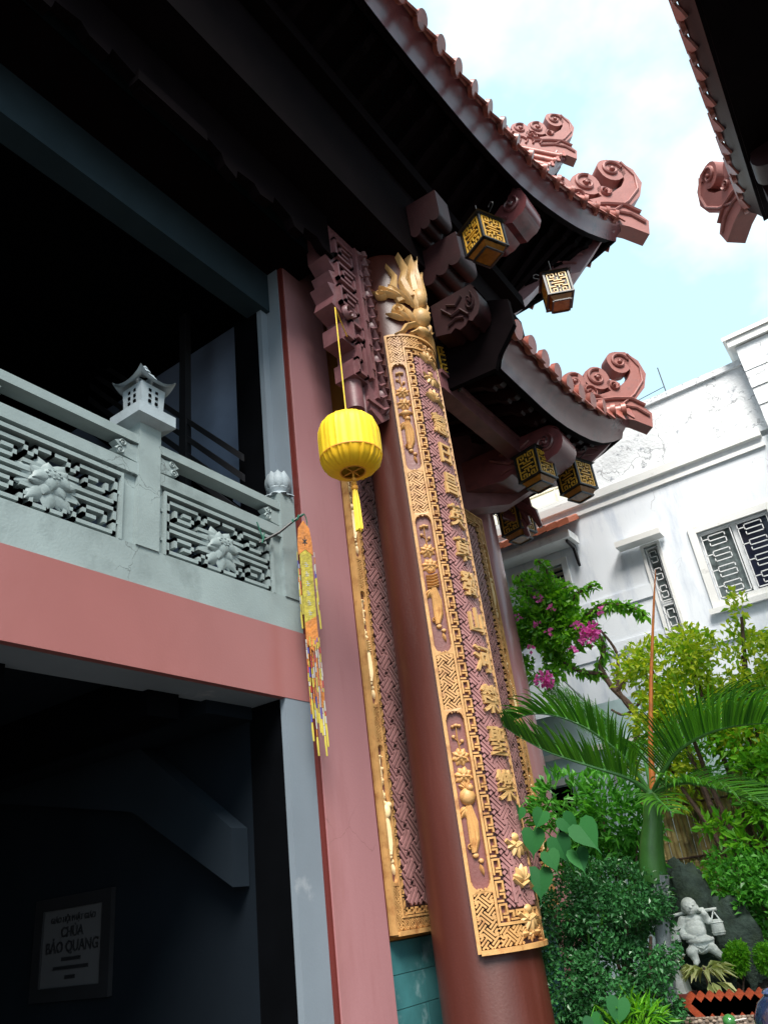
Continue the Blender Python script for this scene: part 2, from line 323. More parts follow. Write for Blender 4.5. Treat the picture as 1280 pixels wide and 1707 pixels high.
# ------------------------------------------------------------------ balustrade
bal = thing('balcony_balustrade', 'grey carved balcony balustrade with lotus panels above the pink band', 'balustrade', (-4.0, 2.0, 4.085))
ps = M()
POSTS = [(-.30, -.10), (1.66, 1.86), (3.13, 3.33), (4.69, 4.88)]
for (a, c), top in zip(POSTS, (5.15, 5.12, 5.12, 5.10)):
    M().box(-4.19, X - .004, a, c, 4.085, top).build('post', GREY, bal)
def scroll_bracket(m, y, d):
    mp = flat((-4.03, y, 4.75), (0, d, 0), (0, 0, 1), (1, 0, 0))
    m.plate(mp, [(0, .02), (.17, .035), (.20, .07), (.16, .10), (.20, .13), (.14, .165), (.06, .15), (0, .17)], -.07, 0)
    m.spiral(mp, .15, .06, .035, .016, 0, .012); m.spiral(mp, .13, .13, .03, .014, 0, .012)
def lotus(m, mp, s=1.0):
    for a in range(0, 360, 45): m.petal(mp, 0, 0, radians(a + 22), .185 * s, .11 * s, .0, .03 * s, cup=-.012)
    for a in (-90, -55, -125): m.petal(mp, 0, -.01 * s, radians(a), .20 * s, .10 * s, .01, .03 * s)
    for a in range(0, 360, 51): m.petal(mp, 0, .01 * s, radians(a), .125 * s, .095 * s, .028, .03 * s, cup=.01)
    for a in (-90, -35, -145): m.petal(mp, 0, .05 * s, radians(a), .12 * s, .10 * s, .05, .035 * s, cup=.0)
    m.blob(mp, 0, .045 * s, .055 * s, .042 * s, .06, .03 * s)
    for i in range(9):
        q = 2 * pi * i / 8; r = 0 if i == 8 else .036 * s
        m.blob(mp, r * cos(q), .045 * s + r * .75 * sin(q), .009 * s, .009 * s, .06 + .022 * s, .014, 6, 2)
def fret_panel(y0, y1):
    z0, z1 = 4.085, 4.585; w = y1 - y0; h = z1 - z0
    mp = flat((-4.03, y0, z0), (0, 1, 0), (0, 0, 1), (1, 0, 0)); m = M(); t = .027
    R = lambda a, b_, c, d_: m.bar(mp, a, b_, c, d_, t, -.07, 0)
    def poly(pts):
        for (a, b_), (c, d_) in zip(pts, pts[1:]):
            dx = (c > a) - (c < a); dy = (d_ > b_) - (d_ < b_); R(a - dx * t / 2, b_ - dy * t / 2, c + dx * t / 2, d_ + dy * t / 2)
    for sx in (0, 1):
        for sy in (0, 1):
            fx = (lambda a: a) if sx == 0 else (lambda a: w - a); fy = (lambda b_: b_) if sy == 0 else (lambda b_: h - b_)
            P = lambda pts: poly([(fx(a), fy(b_)) for a, b_ in pts])
            P([(.05, .222), (.05, .042), (.36, .042), (.36, .105), (.43, .105), (.43, .042), (w / 2, .042)])
            P([(.05, .222), (w / 2, .222)]); P([(.125, .110), (.125, .165), (.29, .165), (.29, .105), (.21, .105)]); P([(.0, .13), (.05, .13)]); P([(.36, .165), (w / 2, .165)])
    fr_ = m.build('fret_panel', GREY, bal)
    fm = M(); fm.box(-4.12, -4.012, y0 - .002, y0 + .022, z0, z1).box(-4.12, -4.012, y1 - .022, y1 + .002, z0, z1).box(-4.12, -4.012, y0, y1, z1, z1 + .03)
    fm.build('panel_frame', GREY, bal)
    lm = M(True); lotus(lm, flat((-4.045, (y0 + y1) / 2, z0 + .24), (0, 1.35, 0), (0, 0, .95), (.62, 0, 0)), 1.05); lm.build('lotus_relief', GREY, bal)
for (a, b_) in zip(POSTS, POSTS[1:]):
    y0, y1 = a[1], b_[0]
    for a_, c_ in ((y0, y0 + .05), (y1 - .12, y1)): M().box(-4.12, -4.045, a_, c_, 4.085, 4.65).build('side_panel', GREY, bal)
    fret_panel(y0 + .05, y1 - .12)
    M().box(-4.14, X - .012, y0, y1, 4.65, 4.75).build('mid_rail', GREY, bal)
    M().box(-4.15, X - .012, y0, y1, 4.925, 5.0).build('hand_rail', GREY, bal)
    for a_, d_ in ((y0, 1), (y1, -1)): sb = M(); scroll_bracket(sb, a_, d_); sb.build('scroll_bracket', GREY, bal)
# stone lantern finial
def sq(m, c, h0, h1, r0, r1):
    cx, cy = c; m.add([(cx - r0, cy - r0, h0), (cx + r0, cy - r0, h0), (cx + r0, cy + r0, h0), (cx - r0, cy + r0, h0), (cx - r1, cy - r1, h1), (cx + r1, cy - r1, h1), (cx + r1, cy + r1, h1), (cx - r1, cy + r1, h1)],
        [(0, 3, 2, 1), (4, 5, 6, 7), (0, 1, 5, 4), (1, 2, 6, 5), (2, 3, 7, 6), (3, 0, 4, 7)])
LG = mat('lantern_stone', (.30, .35, .38, 1), .6, .12, 6, .15, 60)
def stone_cap(cx, cy, z):
    lf = thing('stone_lantern', 'small grey stone lantern with curled roof on the balcony post', 'stone lantern', (cx, cy, z))
    m = M(); sq(m, (cx, cy), z, z + .03, .10, .18); sq(m, (cx, cy), z + .03, z + .13, .175, .175); sq(m, (cx, cy), z + .13, z + .17, .15, .118); m.build('base', LG, lf)
    m = M(); sq(m, (cx, cy), z + .17, z + .38, .105, .115); m.build('light_box', LG, lf)
    hm = M()
    for (o, u, w) in (((cx, cy - .117, z + .275), (1, 0, 0), (0, -1, 0)), ((cx + .117, cy, z + .275), (0, 1, 0), (1, 0, 0)), ((cx - .117, cy, z + .275), (0, 1, 0), (-1, 0, 0)), ((cx, cy + .117, z + .275), (1, 0, 0), (0, 1, 0))):
        mp = flat(o, u, (0, 0, 1), w)
        for i in (-1, 0, 1):
            for j in (-1, 1): hm.rect(mp, j * .032 - .012, j * .032 + .012, i * .052 - .012, i * .052 + .012, -.01, .001)
    hm.build('window_holes', INNERD, lf)
    r = M(True); n = 8
    for face in range(4):
        a = pi / 2 * face; ca, sa = cos(a), sin(a)
        for sgn, dz in ((1, 0), (-1, -.012)):
            vs = []
            for i in range(n + 1):
                for j in range(n + 1):
                    t = i / n; q = -1 + 2 * j / n; rad = .05 + .125 * t; up = .15 * (1 - t) ** 2 + .08 * t ** 3 * abs(q) ** 2.5
                    x_, y_ = rad, q * rad; vs.append((cx + x_ * ca - y_ * sa, cy + x_ * sa + y_ * ca, z + .40 + up + (dz if t > 0 else 0)))
            r.add(vs, [(i * (n + 1) + j, i * (n + 1) + j + 1, (i + 1) * (n + 1) + j + 1, (i + 1) * (n + 1) + j)[::sgn] for i in range(n) for j in range(n)])
    r.open = True; r.build('curled_roof', LG, lf)
    t = M(True); t.lathe([(.05, 0), (.045, .02), (.02, .03), (.03, .05), (.012, .075), (.0, .08)], (cx, cy, z + .565), 10); t.build('finial', LG, lf)
stone_cap(-4.10, 3.23, 5.12)
# lotus bud on the end post
lb = thing('lotus_bud_finial', 'grey stone lotus bud finial on the right end post of the balcony', 'finial', (-4.10, 4.785, 5.10))
m = M(True); m.lathe([(.02, 0), (.115, .01), (.09, .05), (.11, .09), (.08, .22), (.0, .27)], (-4.10, 4.785, 5.10), 14)
for k in range(8):
    a = 2 * pi * k / 8; c = Vector((-4.10, 4.785, 5.17)); ra = Vector((cos(a), sin(a), 0)); tn = Vector((-sin(a), cos(a), 0))
    m.petal(lambda p, q, w, c=c, ra=ra, tn=tn: c + tn * q + Vector((0, 0, 1)) * p + ra * (.095 + w - .35 * (p - .09) ** 2 * 10 * .35), 0, 0, 0, .21, .13, 0, .03)
for k in range(8):
    a = 2 * pi * (k + .5) / 8; ra = Vector((cos(a), sin(a), 0)); tn = Vector((-sin(a), cos(a), 0)); c = Vector((-4.10, 4.785, 5.135))
    m.petal(lambda p, q, w, c=c, ra=ra, tn=tn: c + tn * q + ra * (.05 + p) + Vector((0, 0, 1)) * (w - p * .3), 0, 0, 0, .10, .07, 0, .02)
m.build('petals', LG, lb)
# ================================================================== TEMPLE HALL
temple = thing('temple_hall', 'maroon temple hall with upturned tiled roofs and round red columns', 'temple', (-4.3, 7.5, 0))
FCX, FCY = -3.45, 6.2
m = M(); m.box(-4.40, -3.952, 4.93, 5.585, 0, 8.6); m.build('pink_pilaster', PINKG, temple)
M().box(-4.38, -3.965, 4.906, 4.93, 0, 8.6).build('pilaster_edge', DRED, temple)
M().box(-4.6, -4.10, 5.585, 9.3, 1.40, 8.6).build('orange_wall', ORANGE, temple)
m = M()
MARB = mat('green_marble', (.045, .16, .17, 1), .3, .3, 3, dirt=(.30, .42, .44, 1), dscale=3.5, dlo=.56, dhi=.75)
for i in range(6):
    for j in range(6): m.box(-4.6, -4.075 - .002 * ((i + j) % 2), 5.585 + i * .62, 5.585 + i * .62 + .612, j * .233, j * .233 + .228)
m.build('marble_plinth', MARB, temple)
m = M(True); m.lathe([(.45, 0), (.45, .35), (.425, .40), (.423, 8.44)], (FCX, FCY, 0), 48); m.build('front_column', MAROON, temple)
m = M(True); m.lathe([(.36, 0), (.36, 9.5)], (-4.31, 9.22, 0), 36); m.build('corner_column', PINKG, temple)
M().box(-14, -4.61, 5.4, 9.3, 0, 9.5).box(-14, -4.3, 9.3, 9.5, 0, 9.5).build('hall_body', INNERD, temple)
M().box(-3.95, -2.93, -2.5, 9.6, 8.45, 9.7).box(-14, -3.6, 9.2, 9.6, 8.46, 9.69).build('architrave', SOFFIT, temple)  # near-black front widened to give the darkness over the column top

def sub_path(pts, step):       # Catmull-Rom through pts resampled at equal steps
    P = [Vector(p) for p in pts]; out = []
    for i in range(len(P) - 1):
        p0 = P[max(i - 1, 0)]; p1 = P[i]; p2 = P[i + 1]; p3 = P[min(i + 2, len(P) - 1)]
        for k in range(24):
            t = k / 24; out.append(.5 * ((2 * p1) + (p2 - p0) * t + (2 * p0 - 5 * p1 + 4 * p2 - p3) * t * t + (3 * p1 - p0 - 3 * p2 + p3) * t ** 3))
    out.append(P[-1]); L_ = [0]
    for a, b_ in zip(out, out[1:]): L_.append(L_[-1] + (b_ - a).length)
    n = max(2, int(round(L_[-1] / step))); res = []; j = 0
    for k in range(n + 1):
        d = L_[-1] * k / n
        while j < len(L_) - 2 and L_[j + 1] < d: j += 1
        res.append(out[j].lerp(out[j + 1], (d - L_[j]) / max(1e-9, L_[j + 1] - L_[j])))
    return res
def roof(name, pts, parent, inner, top, tile=.43, corner=True, ornament=1.0, rafters=True, rmat=SOFF2, co=(.17, .27), back_n=99):
    """pts: lower edge of the eave from near to the corner; inner(p), top(p): where soffit and roof slope end"""
    side = sub_path(pts, tile); C = side[-1]; n1 = len(side)
    path = list(side)
    if corner: path += [Vector((C.x + (p.y - C.y), C.y + (p.x - C.x), p.z)) for p in side[-2::-1]][:back_n]
    k = len(path); fr_ = []
    for i, p in enumerate(path):
        a = path[max(i - 1, 0)]; b_ = path[min(i + 1, k - 1)]
        if i == n1 - 1 and corner: n = Vector((1, 1, 0)).normalized() * 1.25
        else:
            if i < n1: b_ = path[min(i + 1, n1 - 1)]
            if i >= n1: a = path[max(i - 1, n1 - 1)]
            t = b_ - a; n = Vector((t.y, -t.x, 0)).normalized()
        fr_.append((p, n))
    cw, ch = co
    prof = [(-.03, -.10), (0, 0), (cw * .25, ch * .30), (cw * .55, ch * .55), (cw * .8, ch * .72), (cw, ch * .95), (cw, ch * 1.1)]
    m = M(True); q = len(prof); vs = []
    for p, n in fr_: vs += [p + n * a + Vector((0, 0, b_)) for a, b_ in prof]
    m.add(vs, [(i * q + j, (i + 1) * q + j, (i + 1) * q + j + 1, i * q + j + 1) for i in range(k - 1) for j in range(q - 1)])
    m.open = True; rt = m.build(name, EAVE, parent)
    s_ = M(True); vs = []
    for p, n in fr_:
        i_ = Vector(inner(p)); a = p + n * -.03 + Vector((0, 0, -.10)); a2 = p - n * .12 + Vector((0, 0, -.10)); a3 = p - n * .12 + Vector((0, 0, .10))
        vs += [a, a2, a3, i_]
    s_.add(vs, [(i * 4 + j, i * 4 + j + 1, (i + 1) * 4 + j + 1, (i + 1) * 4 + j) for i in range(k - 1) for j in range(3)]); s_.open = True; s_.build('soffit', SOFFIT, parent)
    r_ = M(True); vs = []
    for p, n in fr_:
        o = p + n * cw + Vector((0, 0, ch * 1.02)); t = Vector(top(p))
        for f in (0, .25, .5, .75, 1): c = o.lerp(t, f); c.z -= .35 * sin(pi * f) * .6; vs.append(c)
    r_.add(vs, [(i * 5 + j, i * 5 + j + 1, (i + 1) * 5 + j + 1, (i + 1) * 5 + j) for i in range(k - 1) for j in range(4)]); r_.open = True; r_.build('roof_slope', TILE, rt)
    # barrel tiles with round caps, and pointed drip tiles between them
    bt = M(True); dt = M()
    for i, (p, n) in enumerate(fr_):
        if i == n1 - 1 and corner: continue
        o = p + n * (cw - .02) + Vector((0, 0, ch * 1.02 + .055)); t = Vector(top(p)); d = (t - o); d2 = Vector((d.x * .25, d.y * .25, d.z * .25 - .15)); far = o + d2
        nn = n; up = Vector((0, 0, 1)); axis = (o - far).normalized()
        bt.tube([far, o + axis * .05], [.085, .095], 12)
        bt.tube([o + axis * .05, o + axis * .115], [.118, .118], 14)
    for i in range(k - 1):
        p = (fr_[i][0] + fr_[i + 1][0]) / 2; n = (fr_[i][1] + fr_[i + 1][1]).normalized()
        if corner and n1 - 2 <= i <= n1 - 1: n = fr_[i if i == n1 - 2 else i + 1][1].normalized()
        t = (fr_[i + 1][0] - fr_[i][0]).normalized(); w = (fr_[i + 1][0] - fr_[i][0]).length * .42
        o = p + n * (cw + .03) + Vector((0, 0, ch * 1.02)); dn = (Vector((0, 0, -1)) + n * .45).normalized()
        dt.prism([(-w, .07), (-w, -.01), (-w * .62, -.035), (-w * .3, -.13), (0, -.19), (w * .3, -.13), (w * .62, -.035), (w, -.01), (w, .07)], o, t, -dn, n * .028)
        dt.prism([(-w, .0), (-w * .7, -.03), (w * .7, -.03), (w, 0), (w, .025), (-w, .025)], o + Vector((0, 0, .03)), t, Vector((0, 0, 1)), -n * .45)
    bt.build('barrel_tile', TILE, rt); dt.build('drip_tile', TILE, rt)
    if rafters:
        rf = M()
        for i, (p, n) in enumerate(fr_):
            if corner and abs(i - n1 + 1) < 2: continue
            i_ = Vector(inner(p)); a = p - n * .16 + Vector((0, 0, .06)); d = (i_ - a).normalized(); t = Vector((-n.y, n.x, 0)); b2 = a + d * min(1.5, (i_ - a).length)
            u = Vector((0, 0, -1))
            rf.prism([(0, .0), (0, .10), (.05, .14), (.12, .13), (.15, .17), (.22, .16), (.3, .12), (1.4, .12), (1.4, 0)], a - t * .05, d, u, t * .10)
        rf.build('rafter_end', rmat, rt)
    return rt, C, fr_
ZV = Vector((0, 0, 1)); DG = Vector((1, 1, 0)).normalized(); SD = Vector((1, -1, 0)).normalized()
def hip_ornament(parent, C, s=1.0, dg=DG, sd=SD, name='ridge_dragon', th=.26):
    """cloud-scroll ridge end: built in the vertical plane of the hip; a outwards, b up"""
    o = Vector(C); m = M(True); T = th * s
    mpA = flat(o + sd * T / 2, dg * s, ZV * s, sd * s); mpB = flat(o - sd * T / 2, dg * s, ZV * s, -sd * s)
    def body(pts): m.prism(pts, o - sd * T / 2, dg * s, ZV * s, sd * T)
    # ridge base and beak
    body([(-2.6, .35), (-1.2, .22), (-.35, .12), (.10, .02), (.42, -.14), (.50, .18), (.30, .42), (.02, .52), (-.5, .62), (-1.3, .72), (-2.6, .62)])
    # big curling arm, swept with a rectangular section
    arm = [(-.55, .40), (-.2, .50), (.12, .66), (.38, .90), (.50, 1.16), (.46, 1.40), (.30, 1.56), (.12, 1.56)]
    k = len(arm); wd = [.36, .40, .40, .36, .32, .28, .26, .24]; vs = []
    for i, (a, b_) in enumerate(arm):
        p = arm[max(i - 1, 0)]; q = arm[min(i + 1, k - 1)]; dx, dy = q[0] - p[0], q[1] - p[1]; l = sqrt(dx * dx + dy * dy); nx, ny = -dy / l, dx / l
        for sg in (-1, 1):
            for w in (-.5, .5):
                vs.append(o + dg * s * (a + nx * wd[i] / 2 * sg) + ZV * s * (b_ + ny * wd[i] / 2 * sg) + sd * T * w * (1.0 if sg else 1))
    fs = [(0, 1, 3, 2), ((k - 1) * 4 + 2, (k - 1) * 4 + 3, (k - 1) * 4 + 1, (k - 1) * 4)]
    for i in range(k - 1):
        a = i * 4; fs += [(a, a + 4, a + 5, a + 1), (a + 2, a + 3, a + 7, a + 6), (a, a + 2, a + 6, a + 4), (a + 1, a + 5, a + 7, a + 3)]
    m.add(vs, fs)
    def cloud(cx, cy, r, a0, d=1):
        n = 20; pts = []
        for i in range(n):
            q = 2 * pi * i / n; rr = r * (1 + .12 * abs(cos(1.5 * (q - a0)))); pts.append((cx + rr * cos(q), cy + rr * sin(q)))
        body(pts)
        for mp in (mpA, mpB):
            m.spiral(mp, cx, cy, r * .86, r * .26, 0, .05, a0, 1.2, d)
    for c in ((.16, 1.42, .24, .3, 1), (-.42, 1.02, .25, 1.2, 1), (-.92, .92, .23, 1.0, 1), (-1.4, .84, .18, .8, 1), (-.12, .84, .13, .2, -1), (-.66, .70, .15, 0, 1), (-1.15, .68, .13, 0, -1), (-1.8, .78, .14, .5, 1)): cloud(*c)
    rng = random.Random(5)
    for mp in (mpA, mpB):
        m.ridge(mp, [(-.5, .30), (-.1, .36), (.2, .30), (.42, .12)], .07, 0, .05); m.ridge(mp, [(-.7, .45), (-.2, .52), (.15, .52), (.40, .36)], .08, 0, .06)
        m.ridge(mp, [(-.1, .36), (.25, .62), (.52, .95), (.56, 1.3), (.38, 1.62)], .05, 0, .04)
        for i in range(9):
            x = -.5 - i * .2; y = .50 - .01 * i
            m.ridge(mp, [(x, y - .15), (x + .08, y - .02), (x - .02, y + .08), (x - .12, y + .10)], .06, 0, .05)
    return m.build(name, RIDGE, parent)
def corner_beam(parent, C, s, low, m_=None, dg=DG, sd=SD):
    o = Vector(C); m = M(True); T = .34 * s
    pts = [(-.1 / s, .04)] + [(a / s, b_ / s) for a, b_ in low] + [(low[-1][0] / s, .05), (-1.5, .05)]
    m.prism(pts, o - sd * T / 2, dg * s, ZV * s, sd * T)
    mp = flat(o + sd * T / 2, dg * s, ZV * s, sd * s)
    m.spiral(mp, -.88, -.26, .17, .065, 0, .06, .8, 1.4, -1); m.spiral(mp, -1.42, -.36, .19, .07, 0, .06, 2.0, 1.4, 1)
    m.ridge(mp, [(-.84, -.50), (-1.05, -.46), (-1.25, -.56), (-1.6, -.60), (-1.9, -.5)], .07, 0, .05); m.ridge(mp, [(-.95, -.62), (-1.2, -.64), (-1.5, -.74)], .05, 0, .04)
    m.ridge(mp, [(-1.12, -.84), (-1.6, -.86), (-2.2, -.84), (-3.0, -.90)], .05, 0, .04)
    return m.build('corner_beam', m_ or CARVE, parent)
def fist(parent, x, y, z, L_=1.2, h=.5, w=.42, m_=None, ax=(1, 0, 0), name='bracket_end', k=1):
    """beam end: rounded, lobed underside, swirls on the side"""
    ax = Vector(ax); sd = Vector((ax.y, -ax.x, 0)); o = Vector((x, y, z)); m = M(True)
    pts = [(0, h * .85)]
    for i in range(7): q = radians(60 - i * 25); pts.append((-.16 + .20 * cos(q), h * .52 + .34 * h * 1.4 * sin(q) * .9))
    pts += [(-.25, h * .02), (-.36, h * .10), (-.46, h * .0), (-.62, -.02), (-.74, h * .08), (-.88, -.0), (-1.0, .02), (-L_, h * .12), (-L_, h), (-.1, h)]
    ax = ax * k
    m.prism(pts, o - sd * w / 2, ax, ZV, sd * w)
    mp = flat(o + sd * w / 2, ax, ZV, sd)
    m.spiral(mp, -.22, h * .55, .14, .05, 0, .04, 1, 1.3, -1)
    m.ridge(mp, [(-.30, h * .2), (-.5, h * .45), (-.75, h * .4), (-1.0, h * .7)], .06, 0, .04); m.ridge(mp, [(-.45, h * .2), (-.65, h * .28), (-.9, h * .2)], .05, 0, .035)
    m.ridge(mp, [(-.4, h * .8), (-.6, h * .62), (-.85, h * .75)], .05, 0, .035)
    return m.build(name, m_ or EAVE, parent)
def lobes(parent, x0, y0, z0, x1, y1, z1, n, r, w, m_):
    """corbel with a row of round lobes on its underside"""
    m = M(True); a = Vector((x0, y0, z0)); b_ = Vector((x1, y1, z1)); d = (b_ - a); hd = Vector((d.x, d.y, 0)).normalized(); sd = Vector((hd.y, -hd.x, 0)); L_ = Vector((d.x, d.y, 0)).length
    pts = [(0, .5), (0, 0)]
    for i in range(n):
        c = L_ * (i + .5) / n; hz = d.z * (i + .5) / n
        for j in range(1, 8): q = pi + pi * j / 8; pts.append((c + L_ / n / 2 * cos(q), hz + r * sin(q)))
    pts += [(L_, d.z), (L_, d.z + .35), (0, .5)][:-1]
    m.prism(pts, a - sd * w / 2, hd, ZV, sd * w); return m.build('lobed_corbel', m_, parent)

# upper roof
UP = [(-2.05, -2.5, 10.2), (-2.05, 0, 10.2), (-2.05, 2, 10.25), (-2.05, 4.45, 10.3), (-2.02, 6.4, 10.55), (-1.98, 7.5, 10.75), (-1.93, 8.1, 10.82), (-1.8, 9.0, 10.98), (-1.6, 10.0, 11.22), (-1.36, 11.25, 11.80)]
up, UC, _ = roof('upper_eave', UP, temple, lambda p: (min(p.x, -3.6), min(p.y, 9.3), 9.75), lambda p: (-8.5, min(p.y, 11.25 - 7.0), 15.0), rmat=SOFFIT)
hip_ornament(up, UC + DG * .12 + ZV * .12, 1.08)
corner_beam(temple, UC + ZV * -.05, .95, [(-.27, -.02), (-1.03, -1.0), (-1.2, -1.05), (-1.68, -1.15), (-2.0, -1.5), (-2.6, -2.05), (-3.2, -2.1), (-4.2, -2.5)])
fist(temple, -1.98, 8.35, 10.15, 1.9, .62, .5)
lobes(temple, -3.0, 6.6, 8.25, -2.45, 6.6, 8.38, 3, .10, .4, SOFF2)
lobes(temple, -2.92, 6.3, 8.80, -2.5, 6.3, 8.92, 3, .09, .3, SOFF2)
M().box(-2.95, -2.75, 3, 9.4, 9.75, 9.98).build('inner_purlin', SOFFIT, temple)
# lower roof
LO = [(-2.42, 6.84, 7.0), (-2.42, 7.4, 7.02), (-2.41, 8.3, 7.05), (-2.36, 9.1, 7.14), (-2.27, 9.8, 7.28), (-2.12, 10.5, 7.60)]
lo, LC, lfr = roof('lower_eave', LO, temple, lambda p: (min(p.x, -4.2), min(p.y, 9.2), 7.6), lambda p: (min(p.x, -4.25), min(p.y, 9.25), 8.5), tile=.36, back_n=9, co=(.19, .26))
hip_ornament(lo, LC + DG * .12 + ZV * .14, .80)
corner_beam(temple, LC + ZV * -.04, .66, [(-.22, -.1), (-.30, -.2), (-.85, -.65), (-1.1, -.78), (-1.6, -.9), (-2.1, -1.2), (-2.6, -1.25), (-3.0, -1.4)], CARVE)
fist(temple, -2.50, 8.75, 6.50, 1.5, .52, .46)
fist(temple, -2.36, 6.50, 7.30, 1.3, .52, .28, SOFF2, k=.45)
lobes(temple, -3.95, 9.25, 6.85, -2.75, 9.25, 7.05, 4, .15, .42, CARVE)
lobes(temple, -3.95, 9.0, 6.62, -3.0, 9.0, 6.85, 3, .13, .3, CARVE)
M().box(-3.25, -3.05, 6.5, 9.6, 6.78, 6.98).box(-3.28, -3.02, 6.5, 9.6, 6.98, 7.03).build('lower_purlin', CARVE, temple)
M().prism([(-4.2, 6.9), (-2.45, 6.80), (-2.38, 6.95), (-2.12, 7.25), (-2.12, 7.62), (-4.2, 8.7)], (0, 6.66, 0), (1, 0, 0), (0, 0, 1), (0, .07, 0)).build('gable_board', SOFFIT, temple)
dr = M(True)       # carved dragon tail under the far side of the lower roof
for i, (dx, dz) in enumerate(((0, 0), (.10, -.12), (.18, .08), (.26, -.22), (.05, -.30))):
    dr.tube([(-3.95 + dx, 9.65, 6.9 + dz), (-3.75 + dx, 9.68, 6.7 + dz), (-3.7 + dx, 9.7, 6.45 + dz)], [.09, .07, .03], 8)
dr.build('carved_tail', EAVE, temple)
# topmost roof, only its ends rise above the first
TP = [(-2.9, 5.2, 17.6), (-3.1, 6.2, 15.6), (-3.3, 8, 14.6), (-3.3, 10, 14.2), (-3.2, 12.0, 14.8), (-2.85, 13.4, 16.4), (-2.42, 14.6, 17.9)]
tp, TC, _ = roof('top_eave', TP, temple, lambda p: (-5, min(p.y, 12), 15.5), lambda p: (-8.5, min(max(p.y, 8), 10), 22), rafters=False, tile=.5, back_n=8)
hip_ornament(tp, TC + ZV * .25, .98, name='ridge_dragon')
hip_ornament(tp, Vector((-2.9, 5.2, 17.9)), .98, dg=Vector((1, -1, 0)).normalized(), sd=Vector((1, 1, 0)).normalized(), name='ridge_dragon')
M().box(-9, -5, 6.5, 12, 12, 17.6).build('clerestory', DRED, temple)

# carved valance along the beam and spandrel at the front column
va = M(); rng = random.Random(3); y = -2.5; pts = [(-2.5, 8.46)]
prof = [(0, 7.96), (.18, 7.90), (.22, 7.80), (.34, 7.80), (.36, 7.92), (.55, 7.96), (.62, 7.88), (.78, 7.86), (.80, 7.97)]
while y < 4.2:
    for a, z in prof: pts.append((y + a * 1.15, z - (.06 if int(y * 1.1) % 3 == 0 and .3 < a < .7 else 0)))
    y += .95
pts += [(5.0, 7.9), (5.0, 8.46)]
va.prism(pts, (-3.44, 0, 0), (0, 1, 0), (0, 0, 1), (.10, 0, 0)); va.box(-3.42, -3.30, 2.45, 3.2, 7.82, 7.95)
va.build('carved_valance', SOFFIT, temple)
sp = M()
out = [(5.80, 8.4), (5.80, 6.16), (5.62, 6.02), (5.45, 6.10), (5.45, 6.42), (5.22, 6.42), (5.22, 6.62), (5.30, 6.62), (5.30, 6.80), (5.08, 6.80), (5.08, 7.0), (5.18, 7.0), (5.18, 7.14), (4.97, 7.20), (5.02, 7.34), (4.93, 7.46), (5.06, 7.52), (4.98, 7.66), (5.10, 7.72), (4.95, 7.86), (4.95, 8.4)]
sp.prism(out, (-3.62, 0, 0), (0, 1, 0), (0, 0, 1), (.24, 0, 0))
mp = flat((-3.38, 0, 0), (0, 1, 0), (0, 0, 1), (1, 0, 0)); t = .035
def poly_(m, mp, pts, t, w0, w1):
    for (a, b_), (c, d_) in zip(pts, pts[1:]):
        dx = (c > a) - (c < a); dy = (d_ > b_) - (d_ < b_); m.bar(mp, a - dx * t / 2, b_ - dy * t / 2, c + dx * t / 2, d_ + dy * t / 2, t, w0, w1)
poly_(sp, mp, [(5.27, 6.46), (5.40, 6.46), (5.40, 6.85), (5.32, 6.85), (5.32, 6.62), (5.26, 6.62), (5.26, 6.46)], t, 0, .05)
poly_(sp, mp, [(5.13, 6.85), (5.24, 6.85), (5.24, 7.1), (5.42, 7.1), (5.42, 6.95), (5.33, 6.95)], t, 0, .05)
poly_(sp, mp, [(5.48, 6.5), (5.48, 8.3)], .05, 0, .06); poly_(sp, mp, [(5.57, 6.3), (5.57, 8.3)], .035, 0, .04)
for k in range(3):
    z = 7.25 + k * .34
    poly_(sp, mp, [(5.40, z + .26), (5.10, z + .26), (5.10, z + .03), (5.38, z + .03), (5.38, z + .19), (5.18, z + .19), (5.18, z + .10), (5.30, z + .10)], .032, 0, .05)
poly_(sp, mp, [(5.40, 6.2), (5.72, 6.2)], .04, 0, .03)
for k in range(5): sp.rect(mp, 5.485, 5.54, 6.6 + k * .33, 6.68 + k * .33, .0, .07)
sp.build('carved_spandrel', CARVE, temple)
s2 = M(True); mp = flat((-3.38, 0, 0), (0, 1, 0), (0, 0, 1), (1, 0, 0)); s2.spiral(mp, 5.2, 7.18, .10, .05, .02, .05, 0, 1.3)
s2.tube([(-3.50, 5.34, 6.44), (-3.50, 5.34, 6.08)], [.10, .10], 14); s2.tube([(-3.50, 5.50, 6.40), (-3.50, 5.50, 6.04)], [.085, .085], 14)
for k in range(15):       # carved dragon strip down the column side
    z = 6.15 + k * .155; s2.ridge(mp, [(5.62, z), (5.72, z + .08), (5.66, z + .16), (5.78, z + .2)], .06, 0, .06)
    s2.petal(mp, 5.70, z, radians(70 + 40 * (k % 3)), .16, .07, 0, .05)
s2.build('carved_scrolls', CARVE, temple)

